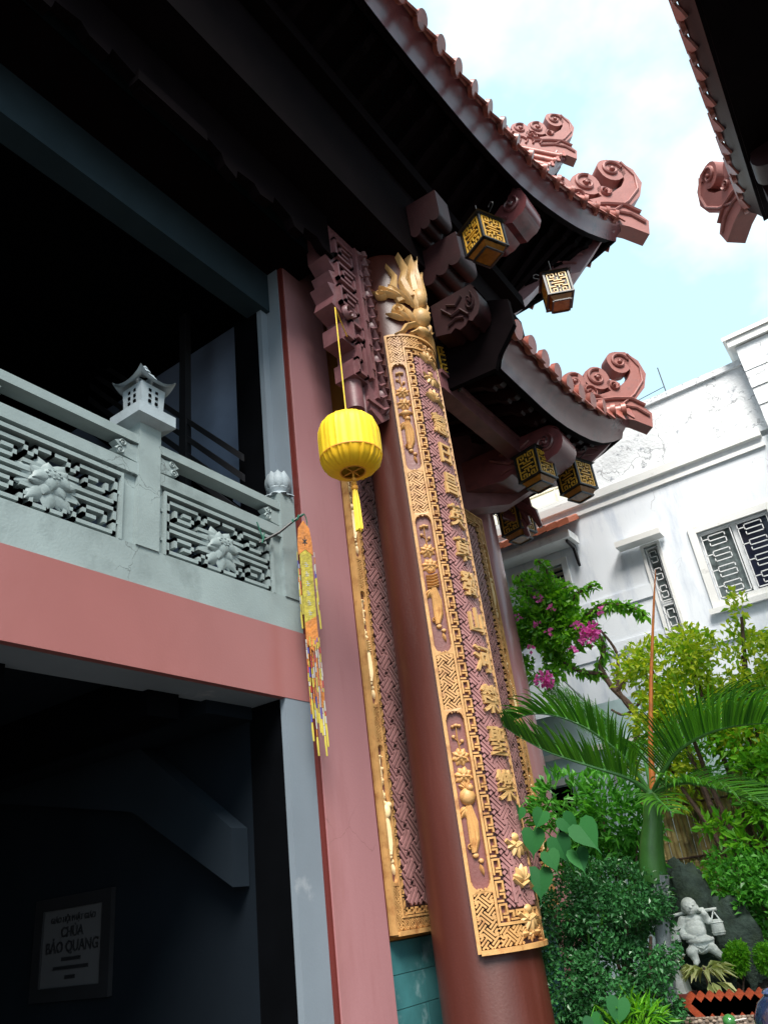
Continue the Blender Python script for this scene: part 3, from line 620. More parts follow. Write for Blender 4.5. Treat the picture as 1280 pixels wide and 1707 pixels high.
# ================================================================== COUPLET BOARDS
def lattice(m, mp, u0, u1, v0, v1, p, wd, w0, w1, ang=45, hook=True):
    """basket-woven fret bars at an angle, clipped to the rectangle"""
    ca, sa = cos(radians(ang)), sin(radians(ang)); cu, cv = (u0 + u1) / 2, (v0 + v1) / 2; c = 3.5 * p
    R_ = (abs(u1 - u0) + abs(v1 - v0)); N = int(R_ / c) + 2
    def seg(a0, b0, a1, b1):
        x0, y0 = cu + a0 * ca - b0 * sa, cv + a0 * sa + b0 * ca; x1, y1 = cu + a1 * ca - b1 * sa, cv + a1 * sa + b1 * ca
        t0, t1 = 0, 1; dx, dy = x1 - x0, y1 - y0; e = wd * .35
        for P_, Q in ((-dx, x0 - u0 - e), (dx, u1 - e - x0), (-dy, y0 - v0 - e), (dy, v1 - e - y0)):
            if abs(P_) < 1e-9:
                if Q < 0: return
            else:
                r = Q / P_
                if P_ < 0: t0 = max(t0, r)
                else: t1 = min(t1, r)
        if t1 - t0 < .12: return
        m.bar(mp, x0 + dx * t0, y0 + dy * t0, x0 + dx * t1, y0 + dy * t1, wd, w0, w1)
    for i in range(-N, N + 1):
        for j in range(-N, N + 1):
            a, b_ = i * c, j * c
            cx_, cy_ = cu + a * ca - b_ * sa, cv + a * sa + b_ * ca
            if not (u0 - c < cx_ < u1 + c and v0 - c < cy_ < v1 + c): continue
            for k in (-1, 0, 1):
                e = c * (.5 if k else .66)
                if (i + j) % 2: seg(a - e, b_ + k * p, a + e, b_ + k * p)
                else: seg(a + k * p, b_ - e, a + k * p, b_ + e)
            if hook:
                if (i + j) % 2: seg(a + c * .5, b_ + p, a + c * .5, b_ + p * 1.75); seg(a - c * .5, b_ - p, a - c * .5, b_ - p * 1.75)
                else: seg(a + p, b_ - c * .5, a + p * 1.75, b_ - c * .5); seg(a - p, b_ + c * .5, a - p * 1.75, b_ + c * .5)
def meander(m, mp, u0, u1, v0, v1, unit, t, w0, w1, vert=True):
    n = max(1, int((v1 - v0) / unit)); un = (v1 - v0) / n; s_ = u1 - u0
    P = (lambda a, b_: (u0 + a * s_, b_)) if vert else (lambda a, b_: (b_, u0 + a * s_))
    for k in range(n):
        b = v0 + k * un
        for seq in ([(0.12, .06), (.12, .70), (.88, .70), (.88, .30), (.5, .30)], [(.88, 0), (.88, .16), (.42, .16)], [(.12, .86), (.62, .86)]):
            q = [P(a, b + c * un) for a, c in seq]
            poly_(m, mp, q, t, w0, w1)
def flower(m, mp, cx, cy, r, w0, seed=0, pet=8):
    for k in range(pet): m.petal(mp, cx, cy, 2 * pi * k / pet + seed, r * 1.05, r * .80, w0, r * .26)
    for k in range(6): m.petal(mp, cx, cy, 2 * pi * k / 6 + seed + .4, r * .7, r * .45, w0 + r * .2, r * .25)
    m.blob(mp, cx, cy, r * .26, r * .26, w0 + r * .25, r * .35, 8, 2)
def niche(m, mp, uc, v0, v1, w, kind):
    """flowers, gourd and ribbon in a tall niche"""
    H_ = v1 - v0; P = lambda f: v1 - f * H_; s_ = w / .15
    for dx, dy, rr in ((0, 0, .030), (-.03, -.008, .018), (.03, -.008, .018)): m.blob(mp, uc + dx * s_, P(.09) + dy, rr * s_, .018 * s_, .0, .035, 8, 2)
    m.ridge(mp, [(uc, P(.10)), (uc - .004, P(.16)), (uc + .006, P(.24))], .014, 0, .02)
    m.blob(mp, uc - .035 * s_, P(.155), .018, .018, 0, .03, 8, 2); m.blob(mp, uc + .034 * s_, P(.185), .018, .018, 0, .03, 8, 2)
    m.ridge(mp, [(uc - .035 * s_, P(.16)), (uc, P(.185))], .01, 0, .015); m.ridge(mp, [(uc + .034 * s_, P(.19)), (uc, P(.21))], .01, 0, .015)
    flower(m, mp, uc, P(.275), .078 * s_, .0, .2); flower(m, mp, uc, P(.385), .080 * s_, .0, .5)
    if kind % 3 == 0:
        for a in (60, 90, 120, 30, 150): m.petal(mp, uc, P(.455), radians(a), .07 * s_, .04, 0, .03)
        m.blob(mp, uc + .005, P(.50), .070 * s_, .075, 0, .06); m.blob(mp, uc + .03, P(.455), .03, .03, .03, .03)
    elif kind % 3 == 1:
        for a in (60, 90, 120): m.petal(mp, uc, P(.44), radians(a), .08 * s_, .05, 0, .03)
        for k in range(5): m.ridge(mp, [(uc - .055 * s_, P(.46 + .02 * k)), (uc, P(.465 + .02 * k)), (uc + .055 * s_, P(.455 + .02 * k))], .022, 0, .04)
    else:
        m.blob(mp, uc, P(.475), .055 * s_, .04, 0, .05); m.blob(mp, uc + .012, P(.53), .035 * s_, .035, 0, .045)
        for a in (200, 340, 250): m.petal(mp, uc, P(.46), radians(a), .09 * s_, .04, 0, .03)
    for a, l in ((235, .09), (215, .07), (260, .08)): m.petal(mp, uc - .015, P(.555), radians(a), l * 1.2 * s_, .05, 0, .03)
    for dx in (-.022, .004, .03): m.ridge(mp, [(uc + dx * .4, P(.55)), (uc + dx * s_ + .008, P(.64)), (uc + dx * s_ + .004, P(.73)), (uc + dx * .3 - .012, P(.80))], [.03, .044, .040, .028], 0, .035)
    m.spiral(mp, uc - .035 * s_, P(.77), .028 * s_, .016, 0, .03, 0, 1.1); m.blob(mp, uc - .005, P(.815), .03 * s_, .022, 0, .035, 8, 2)
    m.blob(mp, uc + .032 * s_, P(.845), .026 * s_, .02, 0, .03, 8, 2); m.petal(mp, uc + .018, P(.86), radians(282), .09, .034, 0, .028)
def board(name, label, loc, mp, W_, H_, chars, z0, curve=False, niches=3, first_niche=None, char_v=None):
    t = thing(name, label, 'couplet board', loc, 'carved couplet boards on the columns')
    n = 26 if curve else 1; d = .032
    bk = M(); bk.rect(mp, 0, W_, 0, H_, -.028, 0, n); bk.build('backing', GROUND2, t)
    f = M(); e = .022
    f.rect(mp, -.004, e, 0, H_, -.03, d + .008); f.rect(mp, W_ - e, W_ + .004, 0, H_, -.03, d + .008)
    f.rect(mp, e, W_ - e, -.012, e, -.03, d + .02, n); f.rect(mp, e, W_ - e, H_ - e, H_ + .004, -.03, d + .008, n)
    s0, s1 = (.165, .185) if curve else (.112, .128); mw_ = .078 if curve else .055; PL = .030 if curve else .046
    f.rect(mp, s0, s1, s0, H_ - s0, 0, d + .006); f.rect(mp, W_ - s1, W_ - s0, s0, H_ - s0, 0, d + .006)
    f.rect(mp, s1, W_ - s1, s0, s1, 0, d + .006, n); f.rect(mp, s1, W_ - s1, H_ - s1, H_ - s0, 0, d + .006, n)
    f.build('frame', GOLD, t)
    if first_niche is None: first_niche = [(H_ * (.075 + .305 * k), H_ * (.075 + .305 * k) + H_ * .235) for k in range(3)]
    lt = M(); mats_ = GOLD2 if not curve else GOLD
    edges = [0 + e] + [q for ab in first_niche for q in ab] + [H_ - e]; gp = list(zip(edges[::2], edges[1::2]))
    rr = (s0 - e) / 2; LP, LWD = (.0225, .0145) if curve else (.0190, .0125)
    gr = M()
    for side in (0, 1):
        for v0, v1 in gp: gr.rect(mp, *((e, s0) if side == 0 else (W_ - s0, W_ - e)), v0, v1, .0, .002, 6 if curve else 1)
    for v0, v1 in ((e, s0), (H_ - s0, H_ - e)): gr.rect(mp, s0, W_ - s0, v0, v1, 0, .002, n)
    gr.build('groove_ground', RECESS, t)
    for side in (0, 1):
        a, b_ = (e, s0) if side == 0 else (W_ - s0, W_ - e)
        for v0, v1 in gp: lattice(lt, mp, a, b_, v0 - (.0 if v0 < .1 else rr * .4), v1 + (0 if v1 > H_ - .1 else rr * .4), LP, LWD, .0, d, 45 if side == 0 else -45)
        for i, (v0, v1) in enumerate(first_niche):
            for vv, sg in ((v0, 1), (v1, -1)):
                pts = [(a, vv - sg * .012), (b_, vv - sg * .012), (b_, vv + sg * rr)] + [((a + b_) / 2 + (rr - .004) * cos(q), vv + sg * (rr + .004 - (rr - .004) * sin(q))) for q in [pi * k / 10 for k in range(11)]] + [(a, vv + sg * rr)]
                lt.plate(mp, pts, 0, d + .003)
            nm = M(True); niche(nm, mp, (a + b_) / 2, v0, v1, s0 - e, i); nm.build('flower_relief', mats_, t)
    # top and bottom strips
    for v0, v1 in ((e, s0), (H_ - s0, H_ - e)):
        c0, c1 = W_ * .38, W_ * .62
        lattice(lt, mp, s0, c0, v0, v1, LP, LWD, 0, d, 45); lattice(lt, mp, c1, W_ - s0, v0, v1, LP, LWD, 0, d, -45)
        nm = M(True); flower(nm, mp, W_ / 2, (v0 + v1) / 2, .062, 0)
        for sg in (-1, 1): nm.petal(mp, W_ / 2 + sg * .04, (v0 + v1) / 2, 0 if sg > 0 else pi, .10, .07, 0, .04); nm.spiral(mp, W_ / 2 + sg * .085, (v0 + v1) / 2 + .02, .028, .016, 0, .03)
        nm.build('flower_relief', mats_, t)
    lt.build('gold_lattice', GOLD, t)
    me_ = M(); q0, q1 = s1 + .008, s1 + mw_
    meander(me_, mp, q0, q1, s1 + .01, H_ - s1 - .01, .155, .015, 0, d - .004); meander(me_, mp, W_ - q0, W_ - q1, s1 + .01, H_ - s1 - .01, .155, .015, 0, d - .004)
    meander(me_, mp, q0, q1, q1 + .01, W_ - q1 - .01, .155, .015, 0, d - .004, False); meander(me_, mp, H_ - q0, H_ - q1, q1 + .01, W_ - q1 - .01, .155, .015, 0, d - .004, False)
    me_.build('key_fret', GOLD, t)
    fl = M(); lattice(fl, mp, q1 + .012, W_ - q1 - .012, q1 + .012, H_ - q1 - .012, PL, PL * .68, 0, .018, 45); fl.build('field_lattice', LATT, t)
    rc = M(); rc.rect(mp, q1 + .004, W_ - q1 - .004, q1 + .004, H_ - q1 - .004, 0, .002, n); rc.build('field_ground', RECESS, t)
    # lotus sprays above and below the writing, square fret frames at both ends
    uc = W_ / 2
    tops = (char_v[0] + .40, char_v[0] + .68, char_v[0] + .92, char_v[-1] - .38, char_v[-1] - .66, char_v[-1] - .9)
    for i, v in enumerate(tops):
        ls = M(True)
        for a in (20, 55, 90, 125, 160): ls.petal(mp, uc, v - .06, radians(a if i % 2 == 0 else a + 180), .12, .075, .010, .035, cup=.012)
        ls.blob(mp, uc, v - .02, .045, .035, .012, .03); ls.ridge(mp, [(uc - .12, v - .04), (uc - .04, v - .10), (uc + .05, v - .07), (uc + .13, v - .12)], .035, .015, .035)
        ls.build('lotus_spray', CHARG, t)
    sf = M()
    for v in (.30, H_ - .30):
        sg = 1 if v < 1 else -1
        poly_(sf, mp, [(uc - .13, v + sg * .02), (uc - .13, v + sg * .24), (uc + .13, v + sg * .24), (uc + .13, v + sg * .02), (uc - .13, v + sg * .02)], .022, .0, .032)
        poly_(sf, mp, [(uc - .07, v + sg * .07), (uc - .07, v + sg * .18), (uc + .06, v + sg * .18), (uc + .06, v + sg * .11), (uc - .02, v + sg * .11)], .018, .0, .03)
    sf.build('square_fret', LATT if curve else LATT, t)
    for ch, v in zip(chars, char_v):
        vs, fs = text_mesh(ch, .25, .014)
        cm = M(); cm.add([mp(uc + x * .90, v + y * 1.05, .030 + z) for x, y, z in vs], fs); cm.build('character', CHARG, t)
    return t
R0 = .434; W0 = R0 * radians(124); th0 = radians(-69); Z0 = 1.25
mpc = curved(FCX, FCY, R0 , th0, Z0)
cv = [6.06 - .3635 * k - Z0 for k in range(11)]
b2 = board('curved_couplet_board', 'long gold-framed couplet board curved round the front maroon column, gold flames on top', (FCX + .3, FCY - .3, Z0), mpc, W0, 5.94, '慧日昌英草發山河榮聖樂', Z0, True,
      first_niche=[(1.66 - Z0, 3.06 - Z0), (3.56 - Z0, 4.96 - Z0), (5.44 - Z0, 6.80 - Z0)], char_v=cv)
# flame and phoenix crest above the curved board
cr_ = M(True); mpk = curved(FCX, FCY, .424, th0, 7.19); C_ = W0 / 2
for sg in (-1, 1):
    A = lambda pts: [(C_ + sg * a, b_) for a, b_ in pts]
    cr_.ridge(mpk, A([(.0, .17), (.12, .20), (.22, .14), (.28, .04), (.36, .0)]), [.05, .07, .07, .06, .03], .0, .07)
    cr_.ridge(mpk, A([(.0, .08), (.10, .11), (.18, .04)]), .05, .0, .06)
    cr_.spiral(mpk, C_ + sg * .30, .36, .075, .05, .0, .07, 1.5 if sg > 0 else 1.6, 1.2, sg)
    cr_.spiral(mpk, C_ + sg * .44, .63, .085, .055, .0, .07, 1.6, 1.2, sg)
    cr_.blob(mpk, C_ + sg * .26, .40, .09, .08, 0, .05); cr_.blob(mpk, C_ + sg * .32, .66, .07, .10, 0, .05)
    cr_.ridge(mpk, A([(.22, .50), (.30, .70), (.26, .88), (.34, 1.04)]), [.13, .11, .07, .015], .0, .07)
    cr_.ridge(mpk, A([(.10, .60), (.17, .82), (.12, 1.02), (.20, 1.22)]), [.13, .11, .07, .012], .0, .09)
    cr_.ridge(mpk, A([(.04, .70), (.05, .9), (.02, 1.1), (.06, 1.32)]), [.12, .10, .06, .012], .0, .10)
    for k in range(5): cr_.petal(mpk, C_ + sg * (.04 + .05 * k), .42 + .03 * k, radians(90 - sg * (10 + 14 * k)), .34, .07, .02, .07)
    for k in range(4): cr_.petal(mpk, C_ + sg * (.05 + .06 * k), .22, radians(90 - sg * (8 + 18 * k)), .22, .07, .02, .06)
cr_.blob(mpk, C_, .34, .11, .14, .02, .12); cr_.blob(mpk, C_, .62, .09, .16, .03, .12); cr_.blob(mpk, C_, .14, .10, .06, .02, .07)
cr_.build('flame_crest', CHARG, b2)
BX = -4.0
def fmap(y0): return flat((BX, y0, 1.44), (0, 1, 0), (0, 0, 1), (1, 0, 0))
cvf = [3.62 - .36 * k + .15 for k in range(9)]
b1 = board('flat_couplet_board', 'gold-framed flat couplet board beside the pink pilaster, behind the yellow lantern', (BX, 6.4, 1.44), fmap(5.715), 1.35, 4.83, '寶殿光明法界人天仰', 1.44, char_v=cvf)
b3 = board('flat_couplet_board', 'gold-framed flat couplet board next to the pink corner column, half hidden by the front column', (BX, 8.2, 1.44), fmap(7.53), 1.35, 4.83, '光天化日山門福地開', 1.44, char_v=cvf)
for b_ in (b1, b3):
    y0 = 5.715 if b_ is b1 else 7.53
    M().box(-4.099, BX - .03, y0 - .012, y0 + 1.362, 1.43, 6.28).build('board_edge', DRED, b_)
# ================================================================== HANGING LANTERNS
def roof_lantern(label, loc, rz, scale=1.0, proto=[None]):
    if proto[0] is None:
        t = thing('hanging_lantern', label, 'lantern', (0, 0, 0), 'square fretwork lanterns under the eaves'); a = .19; h = .44
        m = M()
        for sx in (-1, 1):
            for sy in (-1, 1): m.box(sx * a - .014, sx * a + .014, sy * a - .014, sy * a + .014, -h / 2, h / 2)
        for z in (-h / 2, h / 2 - .02): 
            m.box(-a - .018, a + .018, -a - .018, -a + .012, z, z + .024); m.box(-a - .018, a + .018, a - .012, a + .018, z, z + .024)
            m.box(-a - .018, -a + .012, -a + .012, a - .012, z, z + .024); m.box(a - .012, a + .018, -a + .012, a - .012, z, z + .024)
        sq(m, (0, 0), h / 2 + .004, h / 2 + .05, a + .05, a * .6); m.box(-.02, .02, -.02, .02, h / 2 + .05, h / 2 + .12)
        b_ = a * .72
        for sx in (-1, 1): m.box(sx * b_ - .012, sx * b_ + .012, -b_, b_, -h / 2 - .10, -h / 2 - .08); m.box(-b_ + .013, b_ - .013, sx * b_ - .012, sx * b_ + .012, -h / 2 - .10, -h / 2 - .08)
        m.build('frame', BLACKM, t)
        pn = M(); pn.box(-a + .01, a - .01, -a + .01, a - .01, -h / 2 + .03, h / 2 - .03); pn.build('glass', mat('lantern_glass', (.018, .016, .012, 1), .4, .1, spec=.2), t)
        bt = M(); sq(bt, (0, 0), -h / 2 - .085, -h / 2 - .002, b_ - .012, a - .02); bt.build('bottom_glass', AMBER, t)
        for k in range(4):
            q = pi / 2 * k; n = Vector((cos(q), sin(q), 0)); u = Vector((-sin(q), cos(q), 0)); mp = flat(n * (a - .012), u, ZV, n)
            f = M(); t_ = .017; A = .145; B = .185
            P = lambda pts: poly_(f, mp, pts, t_, 0, .02)
            P([(-A, -B), (-A, B)]); P([(A, -B), (A, B)]); P([(-.095, 0), (.095, 0)])
            for sy in (-1, 1):
                for sx in (-1, 1):
                    P([(sx * A, sy * B), (sx * .045, sy * B), (sx * .045, sy * .12), (sx * .095, sy * .12), (sx * .095, sy * .15)])
                    P([(sx * A, sy * .075), (sx * .055, sy * .075)])
                P([(-.055, sy * .045), (.055, sy * .045)]); P([(0, sy * .045), (0, sy * .10)]); P([(0, sy * .15), (0, sy * B)])
            f.build('fret_panel', FRETG, t)
        for sx in (-1, 1):
            hk = M(True); hk.tube([(0, 0, h / 2 + .10)] + [(sx * (.10 + .16 * i / 8), 0, h / 2 + .10 - .03 * sin(pi * i / 8)) for i in range(9)] + [(sx * (.26 + .045 * sin(q)), 0, h / 2 + .145 - .045 * cos(q)) for q in [.5 * i for i in range(1, 10)]], .007, 6)
            hk.build('iron_scroll', BLACKM, t)
        cd = M(True); cd.tube([(0, 0, h / 2 + .11), (0, 0, h / 2 + .42)], .006, 6); cd.build('hanging_rod', BLACKM, t)
        proto[0] = t; t.location = loc; t.rotation_euler = (0, 0, rz); t.scale = (scale,) * 3; return t
    return dup(proto[0], loc, rz, label, scale)
def on_ray(px, py, x): pass
roof_lantern('square fretwork lantern hanging highest, under the bracket above the flame crest', (-2.10, 6.30, 8.25), radians(-25), .88)
roof_lantern('square fretwork lantern facing out from the tip of the upper roof corner beam', (-1.93, 8.25, 8.75), radians(28), .86)
roof_lantern('square fretwork lantern in shade, half hidden behind the top of the curved couplet board', (-3.17, 6.80, 7.24), radians(-25), 1.0)
roof_lantern('square fretwork lantern under the rounded bracket of the lower roof', (-2.92, 8.55, 6.50), radians(-14), .9)
roof_lantern('square fretwork lantern at the tip of the lower roof corner beam', (-2.70, 9.45, 6.60), radians(-20), .92)
roof_lantern('square fretwork lantern hanging lowest, just right of the pink corner column', (-3.82, 9.80, 6.48), radians(-14), .92)

# ------------------------------------------------------------------ yellow silk lantern
YEL = mat('yellow_silk', (.80, .54, .025, 1), .55, .08, 3, .1, 20, .3)
YB = MATS['yellow_silk'].node_tree.nodes['Principled BSDF']; YB.inputs['Subsurface Weight'].default_value = .25; YB.inputs['Subsurface Radius'].default_value = (.08, .06, .01)
YEL2 = mat('orange_lining', (.62, .26, .02, 1), .6, .1)
lx, ly, lz = -3.02, 4.46, 5.05      # centre of the lantern body
yl = thing('silk_lantern', 'round pleated yellow silk lantern with a yellow tassel hanging from the carved spandrel', 'lantern', (lx, ly, lz))
def pleat_lathe(m, prof, c, n=120, amp=.0042, seed=0):
    rg = random.Random(seed); ph = [rg.random() * 6 for _ in range(3)]; vs = []
    for r, z in prof:
        for j in range(n):
            q = 2 * pi * j / n; w = sin(q * 30 + ph[0]) * .6 + sin(q * 17 + ph[1] + z * 6) * .5 + sin(q * 47 + ph[2]) * .3
            rr = r + amp * w * (1.0 if r > .1 else .5); vs.append((c[0] + rr * cos(q), c[1] + rr * sin(q), c[2] + z))
    m.add(vs, [(i * n + j, i * n + (j + 1) % n, (i + 1) * n + (j + 1) % n, (i + 1) * n + j) for i in range(len(prof) - 1) for j in range(n)])
RY, HY = .262, .225
LOW = [(.105, -.262), (.15, -.258), (.195, -.235), (.235, -.19), (.250, -.14), (.2535, -.13)]
prof = [(.2535, -.13), (.255, -.05), (.255, .06), (.250, .13), (.234, .185), (.202, .222), (.16, .238), (.10, .243)]
m = M(True); pleat_lathe(m, prof, (lx, ly, lz)); m.open = True; m.build('silk_cover', YEL, yl)
m = M(True); pleat_lathe(m, LOW, (lx, ly, lz), amp=.008); m.open = True; m.build('lower_silk', mat('underlight_tint_silk', (.80, .46, .015, 1), .6, .15, 5, spec=.2), yl)  # lower silk coloured deeper in place of light missing from below
m = M(True); m.lathe([(.258, 0), (.260, .006), (.258, .012)], (lx, ly, lz - .135), 48, caps=False); m.lathe([(.098, 0), (.107, 0), (.107, .012), (.098, .012)], (lx, ly, lz - .266), 32, caps=False)
m.build('hoop', YEL2, yl)
m = M(True); m.lathe([(.001, .0), (.100, .0)], (lx, ly, lz + .235), 24, caps=False); m.open = True; m.build('top_lining', YEL2, yl)
m = M(True); m.tube([(lx - .1, ly, lz - .258), (lx + .1, ly, lz - .258)], .005, 6); m.tube([(lx, ly - .1, lz - .258), (lx, ly + .1, lz - .258)], .005, 6); m.build('cross_wire', YEL2, yl)
HK = Vector((-3.30, 5.05, 6.75))
m = M(True); m.tube([(lx, ly, lz + .235), (lx - .01, ly + .02, lz + .60), (lx - .02, ly + .05, lz + 1.55)], .0055, 6); m.tube([(lx - .02, ly + .05, lz + 1.55), HK], .006, 6); m.build('cord', YEL, yl)
m = M(True); m.tube([(lx, ly, lz - .25), (lx, ly, lz - .42)], .007, 6)
for k, (z, r) in enumerate(((-.33, .02), (-.37, .024), (-.41, .03))): m.ball((lx, ly, lz + z), r, 8, 6)
m.build('tassel_beads', YEL2, yl)
m = M(True); tz = lz - .42
for k in range(46):
    q = random.random() * 6.28; r = .026 * sqrt(random.random()); m.tube([(lx + r * .6 * cos(q), ly + r * .6 * sin(q), tz), (lx + r * cos(q), ly + r * sin(q), tz - .12), (lx + r * 1.15 * cos(q), ly + r * 1.1 * sin(q), tz - .36 - .02 * random.random())], .0045, 4)
m.build('tassel', YEL, yl)

# ------------------------------------------------------------------ stick with green cord and beaded banner
CORD = mat('green_cord', (.01, .11, .07, 1), .6, .2)
pl = thing('banner_stick', 'dark stick tied with green cord poking out over the end of the balustrade', 'stick', (-4.0, 4.42, 4.55))
m = M(True); m.tube([(-4.02, 4.40, 4.50), (-3.93, 4.56, 4.62), (-3.80, 4.735, 4.81)], [.012, .012, .010], 8); m.build('rod', BLACKM, pl)
m = M(True)
for k in range(14):
    q = k * .9; c = Vector((-3.86, 4.66, 4.73)).lerp(Vector((-3.80, 4.735, 4.81)), k / 13); m.ball(c + Vector((cos(q), 0, sin(q))) * .010, .012, 6, 4)
m.tube([(-3.995, 4.36, 4.68), (-3.985, 4.42, 4.52), (-3.99, 4.44, 4.60), (-3.985, 4.40, 4.49)], .006, 6)
m.tube([(-3.79, 4.75, 4.82)] + [(-3.79 + .0, 4.765 + .02 * sin(i * .5), 4.80 - .02 * i) for i in range(7)], .005, 6)
m.build('cord', CORD, pl)
BO = mat('banner_orange', (.42, .14, .015, 1), .6, .35, 25, .3, 60); BG = mat('banner_olive_gold', (.33, .27, .02, 1), .6, .35, 30, .3, 60)
BLU = mat('bead_blue', (.05, .06, .30, 1), .4, .2); RED = mat('bead_red', (.34, .03, .02, 1), .45, .2); WHT = mat('bead_white', (.38, .37, .34, 1), .4, .2); YLW = mat('thread_yellow', (.40, .33, .04, 1), .6, .25)
bx, by, bz = -3.80, 4.74, 4.72
bn = thing('beaded_banner', 'narrow orange and gold temple banner with beaded tassels at the balcony corner', 'banner', (bx, by, bz))
bu = Vector((.55, .83, 0)).normalized(); bw = Vector((.83, -.55, 0)).normalized()
mp = flat((bx, by, bz), bu, ZV, bw)
m = M(); m.plate(mp, [(0, .03), (-.05, -.05), (-.065, -.19), (-.065, -.31), (.0, -.255), (.065, -.31), (.065, -.19), (.05, -.05)], -.006, .006); m.build('head', BO, bn)
m = M(); m.plate(mp, [(-.052, -.29), (0, -.25), (.052, -.29), (.052, -.98), (-.052, -.98)], -.008, .003); m.build('strip', BG, bn)
m = M(); m.plate(mp, [(-.05, -.93), (.05, -.87), (.052, -1.08), (.0, -1.17), (-.052, -1.10)], -.006, .007); m.build('foot', BO, bn)
m = M()
for k in range(6):
    z = -.40 - .088 * k
    for a, c, d_, e in ((-.018, 0, .018, 0), (0, .02, 0, -.02), (-.015, -.02, .015, -.016), (-.014, .014, -.004, .022)): m.bar(mp, a, z + c, d_, z + e, .005, .003, .005)
m.build('woven_marks', WHT, bn)
m = M(); m.bar(mp, -.018, -.16, .018, -.20, .009, .006, .009); m.bar(mp, .018, -.16, -.018, -.20, .009, .006, .009); m.bar(mp, 0, -.13, 0, -.22, .007, .006, .009); m.build('knot_mark', BLACKM, bn)
rg = random.Random(11); strands = []
for k in range(16):
    if k < 6: u = (-.072, .078, -.066, .072, .08, -.078)[k]; z = -.28 - .12 * (k // 2) ; zb = z - .42; w = rg.uniform(-.012, .012)
    else: u = -.055 + .013 * (k - 6) + rg.uniform(-.004, .004); z = -1.05 - .05 * rg.random(); zb = -1.65 - .32 * rg.random(); w = rg.uniform(-.02, .02)
    strands.append((u, w, z, zb))
parts_ = {'a': [M(True), RED], 'b': [M(True), WHT], 'c': [M(True), BLU], 'd': [M(True), YLW], 'e': [M(True), BO]}
for (u, w, z, zb) in strands:
    q = z; 
    while q > zb + .14:
        l = rg.uniform(.03, .09); key = rg.choice('abbcdddee'); r = rg.uniform(.003, .0062)
        parts_[key][0].tube([mp(u, q, w), mp(u + rg.uniform(-.003, .003), q - l, w)], r, 6); q -= l + .004
    parts_['d'][0].tube([mp(u, q, w), mp(u, q - .04, w), mp(u + .003, zb - .04, w)], [.006, .009, .007], 7)
for key, nm_ in (('a', 'red_beads'), ('b', 'white_beads'), ('c', 'blue_beads'), ('d', 'yellow_tassels'), ('e', 'orange_beads')): parts_[key][0].build(nm_, parts_[key][1], bn)

# ================================================================== NEIGHBOURING ROOF (top right)
nb = thing('neighbouring_hall', 'dark underside of the neighbouring tiled hall roof at the top right edge', 'temple', (3.5, 4, 0))
class flipM(M): pass
def mirror_roof():
    pts = [(.80, 2, 10.22), (.80, 4, 10.22), (.80, 6, 10.22), (.76, 9, 10.22), (.75, 10.2, 10.30), (.76, 10.9, 10.42)]
    side = sub_path(pts, .46); n = Vector((-1, 0, 0)); k = len(side)
    m = M(True); prof = [(-.05, -.10), (0, 0), (.05, .10), (.10, .16), (.13, .24), (.13, .28)]; q = len(prof); vs = []
    for p in side: vs += [p + n * a + ZV * b_ for a, b_ in prof]
    m.add(vs, [(i * q + j, (i + 1) * q + j, (i + 1) * q + j + 1, i * q + j + 1) for i in range(k - 1) for j in range(q - 1)]); m.open = True
    rt = m.build('eave', SOFF2, nb)
    m = M(); 
    for i in range(k - 1):
        p, p2 = side[i], side[i + 1]
        m.add([p + ZV * -.1, p2 + ZV * -.1, p2 + Vector((2.3, 0, .1)), p + Vector((2.3, 0, .1)), p + ZV * .28 + n * .13, p2 + ZV * .28 + n * .13, p2 + Vector((4, 0, 2.4)), p + Vector((4, 0, 2.4))], [(0, 1, 2, 3), (4, 7, 6, 5)])
    m.open = True; m.build('roof_slope', SOFFIT, rt)
    bt = M(True); dt = M()
    for i, p in enumerate(side):
        o = p + n * .10 + ZV * .34; bt.tube([o + Vector((.5, 0, .25)), o + Vector((-.03, 0, -.0))], [.085, .095], 12); bt.tube([o + Vector((-.03, 0, 0)), o + Vector((-.09, 0, 0))], .118, 14)
    for i in range(k - 1):
        o = (side[i] + side[i + 1]) / 2 + n * .15 + ZV * .30; w = .19
        dt.prism([(-w, .07), (-w, -.01), (-w * .62, -.035), (-w * .3, -.13), (0, -.19), (w * .3, -.13), (w * .62, -.035), (w, -.01), (w, .07)], o, (0, 1, 0), (-.35, 0, .93), n * .03)
    bt.build('barrel_tile', TILE, rt); dt.build('drip_tile', TILE, rt)
    DG2 = Vector((-1, 1, 0)).normalized(); SD2 = Vector((-1, -1, 0)).normalized()
    hip_ornament(rt, Vector((.56, 11.05, 10.62)), .84, dg=DG2, sd=SD2, th=.40)
    m = M(True); m.box(.86, 2.8, 9.9, 10.2, 9.6, 10.1); m.build('tie_beam', SOFF2, nb)
    fist(nb, .84, 9.4, 9.75, 1.4, .42, .4, SOFF2, ax=(-1, 0, 0))
mirror_roof()
M().box(2.7, 3.0, 5, 10.39, 0, 10.3).box(3.0, 7, 10.4, 10.6, 0, 10.3).build('wall', mat('ochre_plaster', (.30, .26, .21, 1), .8, .1), nb)
M().box(2.55, 2.69, 5, 10.6, 8.4, 8.9).build('wall_band', SOFF2, nb)

